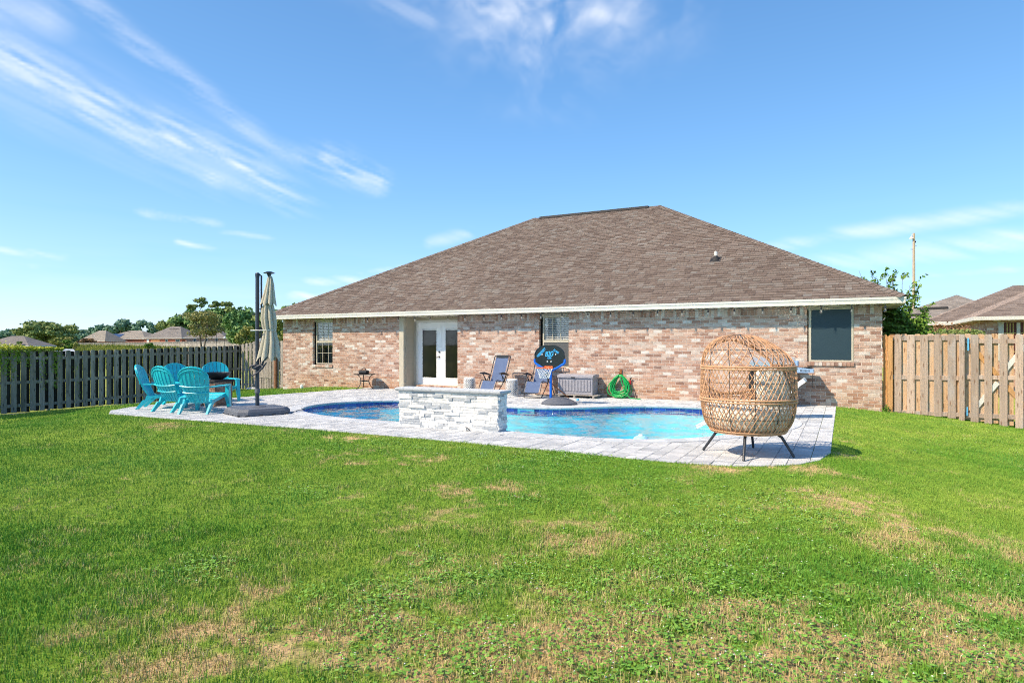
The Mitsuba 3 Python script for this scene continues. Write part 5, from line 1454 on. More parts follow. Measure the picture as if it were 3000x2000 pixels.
put(um + '__canopy_top', drape([(.02, 2.90), (.05, 2.87), (.085, 2.72), (.125, 2.5), (.165, 2.33), (.172, 2.29)], .36, 8, .3, .06), 'mat_canvas', 50)
put(um + '__finial', M().lathe([(.0, 2.995), (.05, 2.99), (.10, 2.968), (.125, 2.957), (.10, 2.95), (.05, 2.945), (.03, 2.89), (0, 2.88)], 20, cp), 'mat_pole_metal', 40)
mid_ = cp * .5 + P_ * .5
put(um + '__tie_strap', M().tube([(P_ + cp) / 2 + [math.cos(a) * .25 * rt[0] - math.sin(a) * .15 * rt[1], math.cos(a) * .28 * rt[1] + math.sin(a) * .15 * rt[0], 1.752 + .004 * math.cos(a)] for a in np.linspace(0, 2 * math.pi, 25)[:-1]], .009, 5, closed=True), 'mat_white_plastic')
hp = lambda a, z: P_ + rt * a + np.array([0, -.07, z])
put(um + '__crank_housing', M().rbox(P_ + [-.075, -.085, .93], P_ + [.075, .075, 1.02], .03), 'mat_pole_metal', 40)
put(um + '__lift_handle', M().tube([hp(.02, 1.02), hp(-.07, 1.01), hp(-.10, .97), hp(-.10, .84), hp(-.06, .80), hp(.06, .86), hp(.17, .97), hp(.25, 1.08)], [.02, .018, .016, .014, .016, .022, .02, .012], 8).tube([hp(.05, 1.0), hp(.16, 1.03), hp(.19, 1.12), hp(.27, 1.22), hp(.24, 1.26)], [.022, .026, .022, .024, .016], 8).tube([hp(.13, 1.03), hp(.12, 1.16), hp(.16, 1.24)], .01, 6), 'mat_pole_metal', 40)
put('ground_cord', M().tube([[-10.42, 9.86, .012], [-10.55, 10.13, .012], [-10.70, 10.32, .012], [-10.66, 10.5, .012], [-10.9, 10.62, .012]], .007, 5), 'mat_black', label='thin dark cord on the deck between parasol base and pool', category='cord')

# side table with a bag
st = thing('side_table', 'small round dark metal table with curved legs against the brick wall', 'table')
tx, ty = -14.02, 16.42
put(st + '__top', M().lathe([(0, .50), (.34, .50), (.355, .493), (.355, .48), (.33, .475), (0, .475)], 36, (tx, ty, 0)), 'mat_black', 40)
for i in range(3):
    a = math.radians(-100 + 120 * i)
    P = [(.27, .475), (.20, .42), (.155, .33), (.15, .25), (.19, .13), (.28, .03), (.33, .012)]
    put(st + '__leg', M().tube([[tx + r * math.cos(a), ty + r * math.sin(a), z] for r, z in P], .013, 8), 'mat_black_rough', 50)
put(st + '__ring', M().tube([[tx + .15 * math.cos(a), ty + .15 * math.sin(a), .265] for a in np.linspace(0, 2 * math.pi, 21)[:-1]], .009, 6, closed=True), 'mat_black_rough', 50)
bg = thing('black_bag', 'small black zipped bag with a carrying loop lying on the round table', 'bag')
put(bg + '__body', M().rbox((-.16, -.1, 0), (.16, .1, .12), .035, mat=mat(tx - .01, ty - .02, .501, rz=8)), 'mat_black_rough', 50)
put(bg + '__handle', M().tube([np.array([x, 0, z]) @ mat(rz=8)[:3, :3].T + [tx - .01, ty - .02, .501] for x, z in ((-.08, .11), (-.07, .15), (-.03, .185), (.03, .185), (.07, .15), (.08, .11))], .012, 6), 'mat_black', 50)
put(bg + '__zip', M().rbox((-.14, -.104, .055), (.14, -.1, .063), .001, mat=mat(tx - .01, ty - .02, .501, rz=8)), 'mat_base_plastic')

# pierced garden stools
bsdf('mat_glaze', (.78, .79, .80), .25, .5, coat=.3)
def stool_parts():
    rad = lambda z: .165 + .022 * math.sin(math.pi * min(1, max(0, z / .47)))
    C_ = 2 * math.pi * .18; nc_, nr_ = 18, 8; cw, ch = C_ / nc_, .052
    panel = sbox(0, .0, C_, .47)
    holes = []
    for i in range(nc_):
        for j in range(nr_):
            for dx, dz, s in ((.27, .27, 1), (.73, .27, -1), (.27, .73, -1), (.73, .73, 1)):
                c = ((i + dx) * cw, .028 + (j + dz) * ch)
                t = np.linspace(0, 2 * math.pi, 7)[:-1]
                e = Polygon(np.column_stack([.0185 * np.cos(t), .0078 * np.sin(t)]))
                holes.append(affinity.translate(affinity.rotate(e, 45 * s, origin=(0, 0)), *c))
    shell = panel.difference(shapely.union_all(holes))
    v, f = trimesh.creation.triangulate_polygon(shell, engine='earcut')
    big = np.linalg.norm(v[f[:, 0]] - v[f[:, 1]], axis=1)
    v3, f3 = trimesh.remesh.subdivide_to_size(np.column_stack([v, 0 * v[:, 0]]), f, .07)
    a = v3[:, 0] / .18
    r = np.array([rad(z) for z in v3[:, 1]])
    body = np.column_stack([r * np.cos(a), r * np.sin(a), v3[:, 1]])
    return [('body', shape(M().add(body, f3), 'mat_glaze')), ('core', shape(M().lathe([(.13, .02), (.145, .24), (.13, .46)], 24), 'mat_black_rough', 30)), ('top', shape(M().lathe([(0, .485), (.13, .484), (.16, .478), (.166, .468), (.15, .462), (0, .462)], 32), 'mat_glaze', 30)), ('foot', shape(M().lathe([(.150, .0), (.170, .0), (.172, .02), (.15, .022)], 32), 'mat_glaze', 30))]  # core: dark cylinder added to stand in for shade behind the holes
SP = stool_parts()
for x, y, lab in ((-9.86, 16.22, 'white pierced ceramic garden stool right of the doors, left of both recliners'), (-8.33, 16.0, 'white pierced ceramic garden stool between the two folding recliners')):
    k = thing('garden_stool', lab, 'stool', 'white pierced garden stools'); copy_to(k, SP, mat(x, y, .006))

# folding recliners
bsdf('mat_sling', lambda p, n, uv: mi.Color3f(.105, .15, .27) * (.85 + .3 * noise(p.x * 220, p.y * 220, p.z * 220)), .8, .2)
bsdf('mat_steel_dark', (.035, .038, .045), .35, .5)
def recliner():
    parts = []
    def part(n_, m, b, sm=40): parts.append((n_, shape(m, b, sm)))
    def loop(P, r=.0125): return M().tube(P, r, 8)
    def arc(P, n=4): return P
    w = .27
    part('front_frame', M().tube([[-w, .16, .60], [-w, -.06, .34], [-w + .0, -.42, .06], [-w + .02, -.47, .022], [-w + .07, -.49, .014], [w - .07, -.49, .014], [w - .02, -.47, .022], [w, -.42, .06], [w, -.06, .34], [w, .16, .60]], .0125, 8), 'mat_steel_dark')
    part('rear_frame', M().tube([[-w - .03, -.20, .63], [-w - .03, .10, .35], [-w - .03, .44, .06], [-w - .01, .49, .022], [-w + .05, .51, .014], [w - .05, .51, .014], [w + .01, .49, .022], [w + .03, .44, .06], [w + .03, .10, .35], [w + .03, -.20, .63]], .0125, 8), 'mat_steel_dark')
    part('back_frame', M().tube([[-w + .02, .06, .38], [-w + .015, .18, .56], [-w + .01, .44, 1.08], [-w + .03, .462, 1.125], [-w + .07, .468, 1.135], [w - .07, .468, 1.135], [w - .03, .462, 1.125], [w - .01, .44, 1.08], [w - .015, .18, .56], [w - .02, .06, .38]], .013, 8), 'mat_steel_dark')
    part('seat_frame', M().tube([[-w + .02, .06, .38], [-w + .02, -.30, .46], [-w + .02, -.36, .45], [-w + .02, -.54, .14], [w - .02, -.54, .14], [w - .02, -.36, .45], [w - .02, -.30, .46], [w - .02, .06, .38]], .012, 8), 'mat_steel_dark')
    def sling(P, wd):
        v, f = [], []
        for y, z in P: v += [[-wd, y, z], [0, y + .004, z - .012], [wd, y, z]]
        for i in range(len(P) - 1):
            for c in (0, 1): f.append([3 * i + c, 3 * i + c + 1, 3 * i + 4 + c, 3 * i + 3 + c])
        return M().add(v, f)
    part('back_sling', sling([(.10, .40), (.19, .56), (.30, .80), (.42, 1.05), (.45, 1.11)], .205), 'mat_sling')
    part('seat_sling', sling([(.09, .39), (-.05, .40), (-.20, .43), (-.32, .445)], .205), 'mat_sling')
    part('leg_sling', sling([(-.345, .445), (-.42, .32), (-.53, .155)], .205), 'mat_sling')
    lc = M()
    for sg in (-1, 1):
        z0 = np.linspace(0, 1, 27)
        Pm = np.array([(.12 + .30 * t, .44 + .58 * t) for t in z0])
        lc.tube([[sg * (.205 if i % 2 else .252), *Pm[i]] for i in range(27)], .0042, 4)
        Pm = np.array([(-.36 - .16 * t, .43 - .27 * t) for t in np.linspace(0, 1, 15)])
        lc.tube([[sg * (.205 if i % 2 else .248), *Pm[i]] for i in range(15)], .0042, 4)
    part('lacing', lc, 'mat_white_plastic')
    for sg in (-1, 1):
        part('armrest', M().hull([[sg * (.315 + o), y, z] for o in (-.027, .027) for y, z in ((-.30, .655), (-.32, .635), (-.10, .675), (-.10, .65), (.22, .60), (.22, .575))]), 'mat_black')
        part('arm_link', M().tube([[sg * .30, -.18, .64], [sg * .285, -.04, .40]], .010, 6).tube([[sg * .30, .20, .585], [sg * .275, .14, .47]], .010, 6), 'mat_steel_dark')
    part('headrest_band', M().rbox((-.20, .425, 1.055), (.20, .445, 1.125), .008), 'mat_steel_dark')
    return parts
RC = recliner()
for x, y, rz, lab in ((-8.86, 15.98, 0, 'blue sling folding recliner between the two white stools, behind the stone wall'), (-7.56, 16.14, 3, 'blue sling folding recliner behind the basketball stand')):
    k = thing('folding_recliner', lab, 'chair', 'blue sling recliners by the brick wall'); copy_to(k, RC, mat(x, y, .004, rz=rz))

# basketball stand
hx, hy = -6.375, 14.30
bb = thing('basketball_stand', 'small basketball stand with a black backboard and blue pole at the far pool edge', 'basketball hoop')
bsdf('mat_blue', (.004, .13, .62), .35, .5)
bsdf('mat_backboard', lambda p, n, uv: mi.Color3f(.010, .016, .022) * (.7 + .6 * fbm(p.x * 5, p.y * 5, p.z * 5, 3)), .18, .6)
bsdf('mat_orange', (.80, .14, .03), .4, .5)
bsdf('mat_net', (.80, .80, .78), .8, .2)
bsdf('mat_letter_blue', (.06, .48, .95), .6, .3)
bsdf('mat_rust', (.28, .10, .04), .7, .3)
put(bb + '__pole', M().tube([[hx, hy, .03], [hx, hy, 1.12]], .031, 14), 'mat_blue', 40)
by_ = hy - .055
t = np.linspace(math.pi, 0, 25)
BZ = 1.155
outl = [(.395 * math.cos(a), .025 + .267 * math.sin(a) ** .92 if 0 < a < math.pi else .025) for a in t] + [(.395, -.075), (.37, -.125), (.20, -.235), (.11, -.262), (-.11, -.262), (-.20, -.235), (-.37, -.125), (-.395, -.075)]
BP = Polygon(outl).buffer(0)
UPb = np.array([[1, 0, 0, hx], [0, 0, -1, by_], [0, 1, 0, BZ], [0, 0, 0, 1.0]])
put(bb + '__backboard', M().prism(BP, 0, .022, mat=UPb), 'mat_backboard')
rim_ = np.array(BP.exterior.coords)[:-1]
rr_ = [p for p in rim_ if p[1] > -.10]
o_ = sorted(rr_, key=lambda p: -math.atan2(p[1] + .2, p[0]))
put(bb + '__backboard_edge', M().tube([[hx + p[0], by_ - .022, BZ + p[1]] for p in o_], .011, 6), 'mat_backboard', 40)
for sg in (-1, 1):
    put(bb + '__support_arm', M().tube([[hx + sg * .40, by_ - .012, BZ - .05], [hx + sg * .40, by_ - .012, BZ - .12], [hx + sg * .375, by_ - .010, BZ - .160], [hx + sg * .18, by_ - .0, BZ - .268], [hx + sg * .02, by_ + .02, BZ - .34]], [.026, .03, .03, .03, .03], 10), 'mat_blue', 50)
for text, wid, hgt, cx, cz, ang in (('BIG', .205, .125, .0, .075, 3), ('TUNA', .105, .052, -.002, -.022, 3), ('YEEEEEEEET', .30, .060, -.222, .105, 43), ('DUNK', .155, .052, .178, .135, -32)):
    tm = meshkit.text_mesh(text, hgt, .004, True)
    v = np.array(tm.vertices); v[:, :2] -= (v[:, :2].max(0) + v[:, :2].min(0)) / 2
    v[:, 0] *= wid / np.ptp(v[:, 0]); v[:, 1] *= hgt / np.ptp(v[:, 1])
    v[:, 0] += v[:, 1] * .20
    c, s = math.cos(math.radians(ang)), math.sin(math.radians(ang))
    v = np.column_stack([v[:, 0] * c - v[:, 1] * s + cx, v[:, 0] * s + v[:, 1] * c + cz, v[:, 2] + .0222])
    put(bb + '__lettering', M().add(v @ UPb[:3, :3].T + UPb[:3, 3], tm.faces), 'mat_letter_blue')
for x, z in ((-.195, .055), (.165, .06), (-.055, -.115), (.045, -.115)):
    put(bb + '__bolt', M().add(np.array(M().lathe([(.0, .016), (.012, .012), (.018, 0)], 10).get()[0])[:, [0, 2, 1]] * [1, -1, 1] + [hx + x, by_ - .022, BZ + z], M().lathe([(.0, .016), (.012, .012), (.018, 0)], 10).get()[1]), 'mat_white_plastic', 40)
rz_, ry_, rx_ = .895, by_ - .27, hx - .02
ring_a = np.linspace(0, 2 * math.pi, 33)[:-1]
put(bb + '__rim', M().tube([[rx_ + .20 * math.cos(a), ry_ + .20 * math.sin(a), rz_] for a in ring_a], .0095, 8, closed=True).tube([[rx_ - .09, by_ - .02, rz_], [rx_ - .06, ry_ + .19, rz_]], .009, 6).tube([[rx_ + .09, by_ - .02, rz_], [rx_ + .06, ry_ + .19, rz_]], .009, 6).rbox((rx_ - .11, by_ - .034, rz_ - .04), (rx_ + .11, by_ - .022, rz_ + .035), .003), 'mat_orange', 40)
nm = M()
NN = 12
for i in range(NN):
    for sg in (-1, 1):
        P = []
        for j in range(7):
            tq = j / 6; a = 2 * math.pi * (i + sg * .5 * j) / NN; r = .195 - .085 * tq ** .8
            P.append([rx_ + r * math.cos(a), ry_ + r * math.sin(a), rz_ - .008 - .245 * tq])
        nm.tube(P, .0038, 4, caps=False)
put(bb + '__net', nm, 'mat_net')
base = M()
bp = [(-.29, -.28), (-.05, -.40), (.25, -.36), (.44, -.16), (.48, .12), (.38, .34), (.10, .44), (-.20, .38), (-.36, .16), (-.38, -.1)]
sp_, _ = spline(np.array(bp), 40)
ringsb = [(1.0, .0), (1.0, .03), (.93, .055), (.74, .10), (.5, .145), (.25, .165), (.02, .17)]
vv = np.vstack([np.column_stack([sp_ * k_ + [hx + .13, hy + .10], np.full(40, z)]) for k_, z in ringsb])
i_, j_ = np.meshgrid(np.arange(len(ringsb) - 1), np.arange(40), indexing='ij')
base.add(vv, np.stack([i_ * 40 + j_, i_ * 40 + (j_ + 1) % 40, (i_ + 1) * 40 + (j_ + 1) % 40, (i_ + 1) * 40 + j_], -1).reshape(-1, 4))
base.v[0][:, 2] += .006
put(bb + '__base', base, 'mat_base_plastic', 40)
put(bb + '__brace', M().tube([[hx + .02, hy + .03, .50], [hx + .34, hy + .33, .14]], .013, 8), 'mat_rust', 40)
put('bottle_cap', M().lathe([(0, .05), (.03, .05), (.035, .04), (.035, 0)], 14, (-6.15, 15.5, .004)), 'mat_blue_paint', 40, label='tiny light blue cap standing on the deck behind the basketball stand', category='cap')

# deck box on its pallet
bsdf('mat_box_grey', lambda p, n, uv: mi.Color3f(.30, .30, .345) * (.93 + .1 * noise(p.x * 12, p.y * 12, p.z * 40)), .5, .35)
bx0, bx1, by0, by1, bz = -7.08, -6.06, 16.36, 16.84, .085
db = thing('deck_box', 'grey plastic storage box with upright panel grooves against the brick wall', 'storage box')
put(db + '__body', M().rbox((bx0 + .015, by0 + .022, bz), (bx1 - .015, by1 - .01, bz + .50), .01), 'mat_box_grey')
nP = 10
for i in range(nP):
    w = (bx1 - bx0 - .12) / nP
    put(db + '__front_panel', M().rbox((bx0 + .06 + i * w + .008, by0 + .001, bz + .09), (bx0 + .06 + (i + 1) * w - .008, by0 + .025, bz + .40), .004), 'mat_box_grey')
for i in range(4):
    w = (by1 - by0 - .1) / 4
    put(db + '__side_panel', M().rbox((bx1 - .018, by0 + .05 + i * w + .005, bz + .09), (bx1 - .004, by0 + .05 + (i + 1) * w - .005, bz + .40), .004), 'mat_box_grey')
put(db + '__corner_post', M().rbox((bx0, by0, bz), (bx0 + .05, by0 + .05, bz + .46), .008), 'mat_box_grey')
put(db + '__corner_post', M().rbox((bx1 - .05, by0, bz), (bx1, by0 + .05, bz + .46), .008), 'mat_box_grey')
put(db + '__lid', M().hull([[x, y, z] for x in (bx0 - .015, bx1 + .015) for y, z in ((by0 - .02, bz + .46), (by0 - .02, bz + .505), (by0 + .02, bz + .535), ((by0 + by1) / 2, bz + .56), (by1 - .02, bz + .545), (by1 + .005, bz + .51), (by1 + .005, bz + .47))]), 'mat_box_grey', 30)
put(db + '__latch', M().rbox((bx0 + .40, by0 - .028, bz + .452), (bx0 + .52, by0 - .018, bz + .485), .003), 'mat_black')
pl = thing('pallet', 'low wooden pallet under the grey storage box', 'pallet')
for x in (bx0 + .02, (bx0 + bx1) / 2 - .03, bx1 + .01): put(pl + '__runner', M().rbox((x, by0 - .06, .006), (x + .06, by1 + .02, .062), .004), 'mat_wood_grey')
for i in range(5): put(pl + '__plank', M().rbox((bx0 - .08, by0 - .07 + i * .118, .0625), (bx1 + .14, by0 + .02 + i * .118, .083), .003), 'mat_wood_grey')

# hose on its hook
bsdf('mat_hose', lambda p, n, uv: mi.Color3f(.008, .36, .085) * (.9 + .2 * noise(p.x * 30, p.y * 30, p.z * 30)), .35, .5)
hs = thing('garden_hose', 'bright green garden hose coiled over a hook on the brick wall', 'hose')
hm = M(); g = np.random.default_rng(8)
P = []
for L_i in range(17):
    w = g.uniform(.12, .30); drop = g.uniform(.44, .60) if L_i % 3 else .61; y0 = 16.84 - .022 * (L_i % 6) - g.uniform(0, .012); sh = g.uniform(-.06, .05)
    for a in np.linspace(0, 2 * math.pi, 37)[:-1]:
        q = (1 - math.cos(a)) / 2
        P.append([-5.42 + sh * q + w * math.sin(a) * (.72 + .55 * q), y0 - .05 * q * (L_i % 4) / 3, .640 - .012 * (L_i % 4) - drop * q ** .92])
P = np.array(P); P[:, 2] = np.maximum(P[:, 2], .018)
P = np.vstack([P, [[-5.42, 16.74, .60], [-5.34, 16.70, .40], [-5.24, 16.66, .16], [-5.10, 16.62, .03], [-4.95, 16.60, .017], [-4.80, 16.60, .017]]])
put(hs + '__coil', hm.tube(P, .0135, 7), 'mat_hose', 60)
put(hs + '__free_end', M().tube([[-5.25, 16.80, .10], [-5.13, 16.80, .10], [-5.10, 16.82, .25], [-5.155, 16.85, .38]], .0105, 7), 'mat_hose', 60)
bsdf('mat_red', (.55, .02, .02), .4, .5)
put(hs + '__nozzle', M().tube([[-5.155, 16.85, .37], [-5.165, 16.855, .50]], [.02, .023], 10), 'mat_red', 40)
put(hs + '__nozzle_head', M().tube([[-5.165, 16.855, .50], [-5.15, 16.85, .545], [-5.115, 16.83, .55]], [.018, .018, .012], 8), 'mat_black', 40)
put(hs + '__hook', M().rbox((-5.455, 16.86, .58), (-5.40, 16.899, .78), .008).tube([[-5.428, 16.87, .66], [-5.428, 16.74, .66], [-5.428, 16.70, .72]], .012, 8), 'mat_rust')

# pipe in the grass by the house
cl = thing('cleanout_pipe', 'short white drain pipe with a greenish collar in the grass by the house', 'pipe')
put(cl + '__pipe', M().tube([[-16.6, 16.2, -.3], [-16.6, 16.2, -.02]], .055, 14), 'mat_teal_pale' if False else 'mat_shutter', 40)
put(cl + '__cap', M().lathe([(.06, -.03), (.062, .05), (.04, .06), (.038, .09), (0, .09)], 16, (-16.6, 16.2, 0)), 'mat_white_plastic', 40)
rk = thing('pale_rock', 'flat pale stone lying at the foot of the grey back fence', 'rock')
rkm = trimesh.creation.icosphere(2, 1); vr = rkm.vertices * [.26, .12, .07] * (1 + .25 * meshkit.noise(rkm.vertices * 2)[:, None]) + [-20.9, 17.75, float(H(-20.9, 17.75)) + .02]
put(rk + '__stone', (vr, rkm.faces), 'mat_coping')

# string of bulbs under the eaves
sl = thing('string_light', 'string of clear bulbs hung along the eaves of the brick house', 'string light')
bxs = [-14.60, -13.976, -13.34, -12.721, -12.063, -11.479, -10.819, -10.206, -9.544, -8.95, -8.292, -7.68, -7.022, -6.254, -5.607, -4.977, -4.327, -3.697, -3.046, -2.419, -1.761, -1.133, -.486, .14, .80]
wire = []
for i, (a, b) in enumerate(zip(bxs, bxs[1:])):
    for tq in np.linspace(0, 1, 9)[:-1]: wire.append([a + (b - a) * tq, 16.52, 2.352 - .05 * 4 * tq * (1 - tq)])
wire.append([bxs[-1], 16.52, 2.352])
put(sl + '__wire', M().tube(wire, .006, 4), 'mat_black')
scene['mat_bulb'] = {'type': 'thindielectric', 'int_ior': 1.5}
bsdf('mat_filament', (.60, .55, .45), .4, .5)
sock, bulb, fil = M(), M(), M()
bulbp = [('socket', shape(M().tube([[0, 0, 0], [0, 0, -.03], [0, 0, -.031], [0, 0, -.085]], [.006, .007, .021, .022], 8), 'mat_black', 40)), ('bulb', shape(M().lathe([(.016, -.085), (.031, -.11), (.037, -.134), (.031, -.16), (.014, -.176), (0, -.18)], 10), 'mat_bulb', True)), ('bulb__filament', shape(M().tube([[-.006, 0, -.09], [-.004, 0, -.14], [.004, 0, -.14], [.006, 0, -.09]], .004, 4), 'mat_filament'))]
for x in bxs[1:]: copy_to(sl, bulbp, mat(x, 16.52, 2.352, rz=float(rng.random() * 90)))

# ---------------------------------------------------------------- wicker egg chair
ec = thing('wicker_egg_chair', 'egg-shaped open-weave wicker chair with cream cushions on four black legs', 'chair')
EX, EY_ = -1.14, 8.95
bsdf('mat_rattan', lambda p, n, uv: mix((.45, .235, .125), (.68, .415, .25), fbm(p.x * 22, p.y * 22, p.z * 22, 3)) * (.85 + .3 * cell_rand(uv.x * 997, 1, 1)), .6, .3)
bsdf('mat_cushion', lambda p, n, uv: mi.Color3f(.76, .74, .67) * (.92 + .12 * fbm(p.x * 7, p.y * 7, p.z * 7, 3)), .9, .2)
PR = np.array([(.300, .475), (.36, .535), (.45, .585), (.55, .615), (.65, .63), (.745, .638), (.85, .64), (.96, .637), (1.06, .632), (1.165, .625), (1.25, .600), (1.33, .555), (1.40, .495), (1.46, .425), (1.51, .345), (1.55, .255), (1.575, .16), (1.585, .0)]) * [1, .935]
OD = math.radians(121); od = np.array([math.cos(math.radians(158)), math.sin(math.radians(158))])


def egg(phi, z, dr_=0.0):
    r = np.interp(z, PR[:, 0], PR[:, 1]) + dr_
    sft = .13 * sstep(1.12, 1.62, z)
    return np.stack([EX + r * np.cos(phi) + sft * od[0], EY_ + r * np.sin(phi) + sft * od[1], z + 0 * phi], -1)


def cut(phi, z):
    """True inside the open front."""
    d = np.abs((phi - OD + math.pi) % (2 * math.pi) - math.pi)
    e = 1 - ((z - 1.14) / .375) ** 2
    return (e > 0) & (d < math.radians(56) * np.sqrt(np.maximum(e, 0)))


def runs(phi, z):
    ok = ~cut(phi, z); out, cur = [], []
    for i in range(len(z)):
        if ok[i]: cur.append(i)
        else:
            if len(cur) > 1: out.append(cur)
            cur = []
    if len(cur) > 1: out.append(cur)
    return out


def strands(z0, z1, n, slope, r, seg, dom=False):
    m = M()
    for k in range(n):
        for sg in (-1, 1):
            z = np.linspace(z0, z1, seg)
            ph = 2 * math.pi * k / n + rng.normal(0, .008) + sg * slope * (z - z0)
            P = egg(ph, z, .003 * sg + rng.normal(0, .001))
            for c in runs(ph, z): m.tube(P[c], r, 4, caps=False)
    return m


for nm_, z0, z1, n, sl_, seg in (('lower_weave', .305, .735, 56, .95, 12), ('middle_weave', .745, 1.155, 58, .92, 12), ('dome_weave', 1.165, 1.56, 38, 1.55, 16)):
    k = put(ec + '__' + nm_, strands(z0, z1, n, sl_, .0064 if nm_ != 'dome_weave' else .0056, seg), 'mat_rattan')
    labels[k] = {'kind': 'stuff'}
fm = M()
for i in range(12):
    ph0 = OD + math.pi / 12 + i * math.pi / 6
    z = np.linspace(.30, 1.583, 34); ph = np.full(34, ph0)
    P = egg(ph, z, .0)
    for c in runs(ph, z): fm.tube(P[c], .0048, 5, caps=False)
for z in (.50, .96, 1.38):
    ph = OD + np.linspace(-math.pi, math.pi, 97)
    P = egg(ph, np.full(97, z), -.002)
    for c in runs(ph, np.full(97, z)): fm.tube(P[c], .0042, 5, caps=False)
put(ec + '__inner_frame', fm, 'mat_steel_dark')
dr2 = M()
for i in range(6):
    ph0 = OD + i * math.pi / 3 + .3
    z = np.linspace(1.165, 1.583, 18); ph = np.full(18, ph0); P = egg(ph, z, .009)
    for c in runs(ph, z): dr2.tube(P[c], .0065, 6, caps=False)
put(ec + '__dome_rib', dr2, 'mat_rattan')
for z0, rr2, gap in ((1.165, .0125, False), (1.135, .0105, False), (.748, .0125, False), (.715, .0105, False), (.312, .013, False), (.333, .009, False)):
    ph = OD + np.linspace(-math.pi, math.pi, 97)[:-1]
    P = egg(ph, np.full(96, z0), .010)
    if z0 > 1:
        ph = OD + np.linspace(math.radians(56), 2 * math.pi - math.radians(56), 84); P = egg(ph, np.full(84, z0), .010)
        put(ec + '__rope_band', M().tube(P, rr2, 8), 'mat_rattan', 40)
    else: put(ec + '__rope_band', M().tube(P, rr2, 8, closed=True), 'mat_rattan', 40)
a = np.linspace(0, 2 * math.pi, 61)[:-1]
zz_ = 1.14 + .375 * np.sin(a); pp_ = OD + math.radians(56) * np.cos(a)
put(ec + '__opening_rim', M().tube(egg(pp_, zz_, .004), .017, 8, closed=True), 'mat_rattan', 40)
put(ec + '__floor', M().lathe([(.0, .315), (.46, .315), (.47, .322), (.46, .33), (0, .33)], 40, (EX, EY_, 0)), 'mat_rattan', 40)
for i, (fx, fy) in enumerate(((-1.723, 8.982), (-1.115, 8.376), (-.573, 8.924), (-1.142, 9.541))):
    d = np.array([fx - EX, fy - EY_]); d /= np.linalg.norm(d)
    put(ec + '__leg', M().tube([[EX + d[0] * .20, EY_ + d[1] * .20, .295], [EX + d[0] * .36, EY_ + d[1] * .36, .29], [EX + d[0] * .42, EY_ + d[1] * .42, .25], [fx, fy, .006]], [.016, .02, .019, .017], 10), 'mat_steel_dark', 50)
put(ec + '__seat_cushion', M().lathe([(.0, .335), (.43, .335), (.49, .38), (.54, .47), (.552, .56), (.54, .64), (.47, .685), (.25, .70), (0, .705)], 40, (EX, EY_, 0)), 'mat_cushion', 50)


def pillow(c, size, az, tilt, seed):
    s = trimesh.creation.icosphere(4, 1.0)
    v = np.array(s.vertices)
    e = lambda t, p: np.sign(t) * np.abs(t) ** p
    sup = 1 / (np.abs(v) ** np.array([3.2, 2.0, 3.2])).sum(1) ** (1 / 2.7)
    v = v * sup[:, None] * np.array(size) / 2
    w = meshkit.fbm(np.array(s.vertices) * 2.2 + seed, 3) - .5
    v = v * (1 + .10 * w[:, None])
    m = mat(c[0], c[1], c[2], rz=az, rx=tilt)
    return v @ m[:3, :3].T + m[:3, 3], s.faces


for j, (da, zc, sz, tl) in enumerate(((28, .90, (.54, .22, .50), -14), (82, .90, (.50, .22, .48), -14), (56, .80, (.46, .20, .38), -24))):
    a = OD + math.pi + math.radians(da); r = .37 if j < 2 else .22
    c = (EX + r * math.cos(a), EY_ + r * math.sin(a), zc)
    put(ec + '__pillow', pillow(c, sz, math.degrees(a) - 90, -tl, j), 'mat_cushion', True)

# ---------------------------------------------------------------- grill and lounger behind it
gr_ = thing('grill', 'outdoor grill with a pale side shelf against the wall under the right window', 'grill')
bsdf('mat_grill_sky', (.28, .42, .62), .35, .5)  # blue of the reflected sky painted in as base colour
bsdf('mat_steel_bright', (.62, .64, .66), .3, .5, metal=.7)
gx1, gy0, gy1 = -.64, 16.22, 16.74
for x in (-2.02, -1.06):
    for y in (gy0 + .04, gy1 - .04): put(gr_ + '__leg', M().rbox((x - .025, y - .025, .0), (x + .025, y + .025, .86), .004), 'mat_black')
put(gr_ + '__cabinet', M().rbox((-2.0, gy0 + .02, .16), (-1.075, gy1, .78), .01), 'mat_black_rough')
put(gr_ + '__firebox', M().rbox((-2.04, gy0, .80), (-1.035, gy1, .94), .015), 'mat_black')
put(gr_ + '__lid', M().hull([[x, y, z] for x in (-2.03, -1.045) for y, z in ((gy0 + .01, .945), (gy0 + .0, 1.03), (gy0 + .10, 1.14), (gy0 + .28, 1.175), (gy1 - .05, 1.12), (gy1 - .02, .945))]), 'mat_steel_bright', 25)
put(gr_ + '__lid_end', M().rbox((-1.043, gy0 + .02, .95), (-.965, gy1 - .06, 1.075), .012), 'mat_grill_sky')
sh = put(gr_ + '__side_shelf', M().hull([[x, y, z] for y in (gy0, gy1) for x, z in ((-1.03, .93), (gx1, .885), (gx1, .805), (-1.03, .80))]), 'mat_grill_sky')
lvm = M()
for i in range(8): lvm.box((-.92 + i * .027, gy0 - .004, .825), (-.907 + i * .027, gy0 + .001, .875))
put(sh + '__louvres', lvm, 'mat_steel_dark'); labels[sh + '__louvres'] = {'kind': 'stuff'}
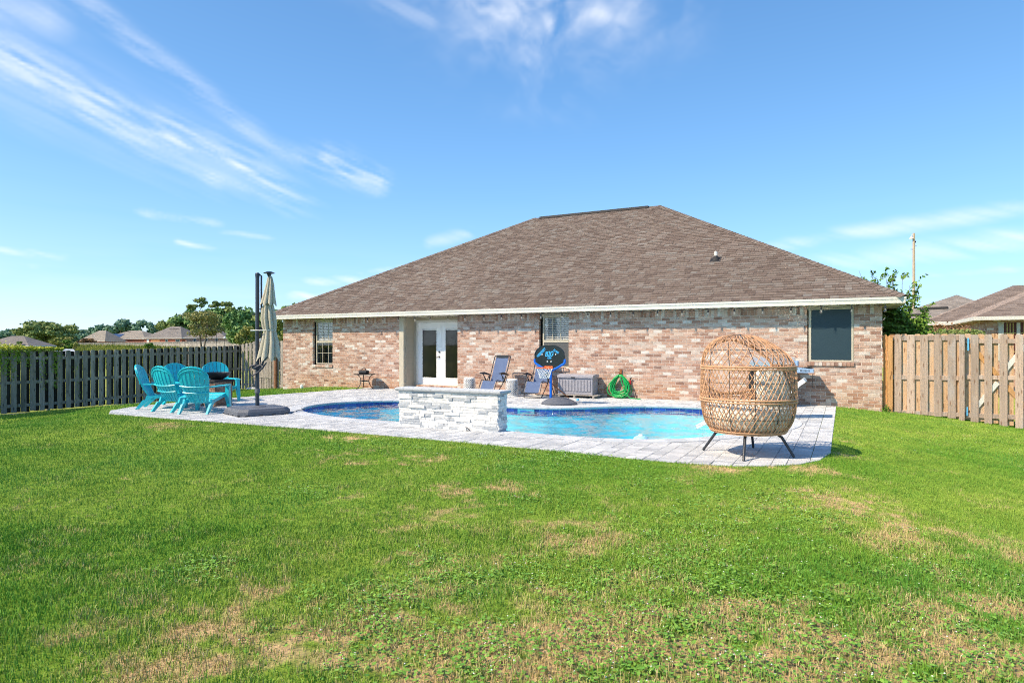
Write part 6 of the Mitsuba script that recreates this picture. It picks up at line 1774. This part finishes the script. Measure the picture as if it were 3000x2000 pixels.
put(gr_ + '__tool_hook', M().tube([[gx1 - .01, gy0 + .02, .80], [gx1 - .02, gy0 + .02, .60], [gx1 - .03, gy0 + .02, .50], [gx1 - .0, gy0 + .02, .45]], .008, 6), 'mat_black')
put(gr_ + '__side_burner', M().lathe([(0, .03), (.10, .03), (.11, .02), (.11, 0)], 16, (-.78, (gy0 + gy1) / 2, .90)).box((-.95, gy0 + .1, .918), (-.62, gy0 + .16, .925)), 'mat_black')

lg = thing('pool_lounger', 'white moulded lounger standing in the shallow end of the pool behind the egg chair', 'lounger')
prof = np.array([(-2.78, -.28), (-2.45, -.10), (-2.15, .12), (-1.95, .20), (-1.75, .12), (-1.52, -.02), (-1.36, .0), (-1.20, .14), (-1.0, .42), (-.82, .67), (-.68, .77)])
sp2 = np.stack([np.interp(np.linspace(0, 10, 41), np.arange(11), prof[:, k_]) for k_ in (0, 1)], 1)
from scipy.ndimage import gaussian_filter1d
sp2 = gaussian_filter1d(sp2, 1.4, axis=0, mode='nearest')
tg = np.gradient(sp2, axis=0); tg /= np.linalg.norm(tg, axis=1, keepdims=True); nn2 = np.column_stack([-tg[:, 1], tg[:, 0]])
lp_ = Polygon(np.vstack([sp2 + nn2 * .035, (sp2 - nn2 * .035)[::-1]])).buffer(.006)
put(lg + '__shell', M().prism(lp_, 13.56, 14.18, mat=np.array([[1, 0, 0, 0], [0, 0, 1, 0], [0, 1, 0, 0], [0, 0, 0, 1.0]])), 'mat_white_plastic', 35)
put(lg + '__foot', M().hull([[x, y, z] for y in (13.6, 14.14) for x, z in ((-1.75, -.42), (-1.15, -.42), (-1.02, .34), (-1.1, .34), (-1.62, -.06))]), 'mat_white_plastic')
bsdf('mat_float_blue', (.35, .68, .82), .4, .4)
pf = thing('pool_float', 'small pale blue dome floating by the near pool edge', 'float')
put(pf + '__dome', M().lathe([(.13, -.135), (.135, -.10), (.11, -.05), (.06, -.025), (0, -.02)], 20, (-2.93, 10.15, 0)), 'mat_float_blue', 40)
put(pf + '__cap', M().lathe([(.04, -.03), (.035, -.005), (0, .0)], 14, (-2.93, 10.15, 0)), 'mat_white_plastic', 40)
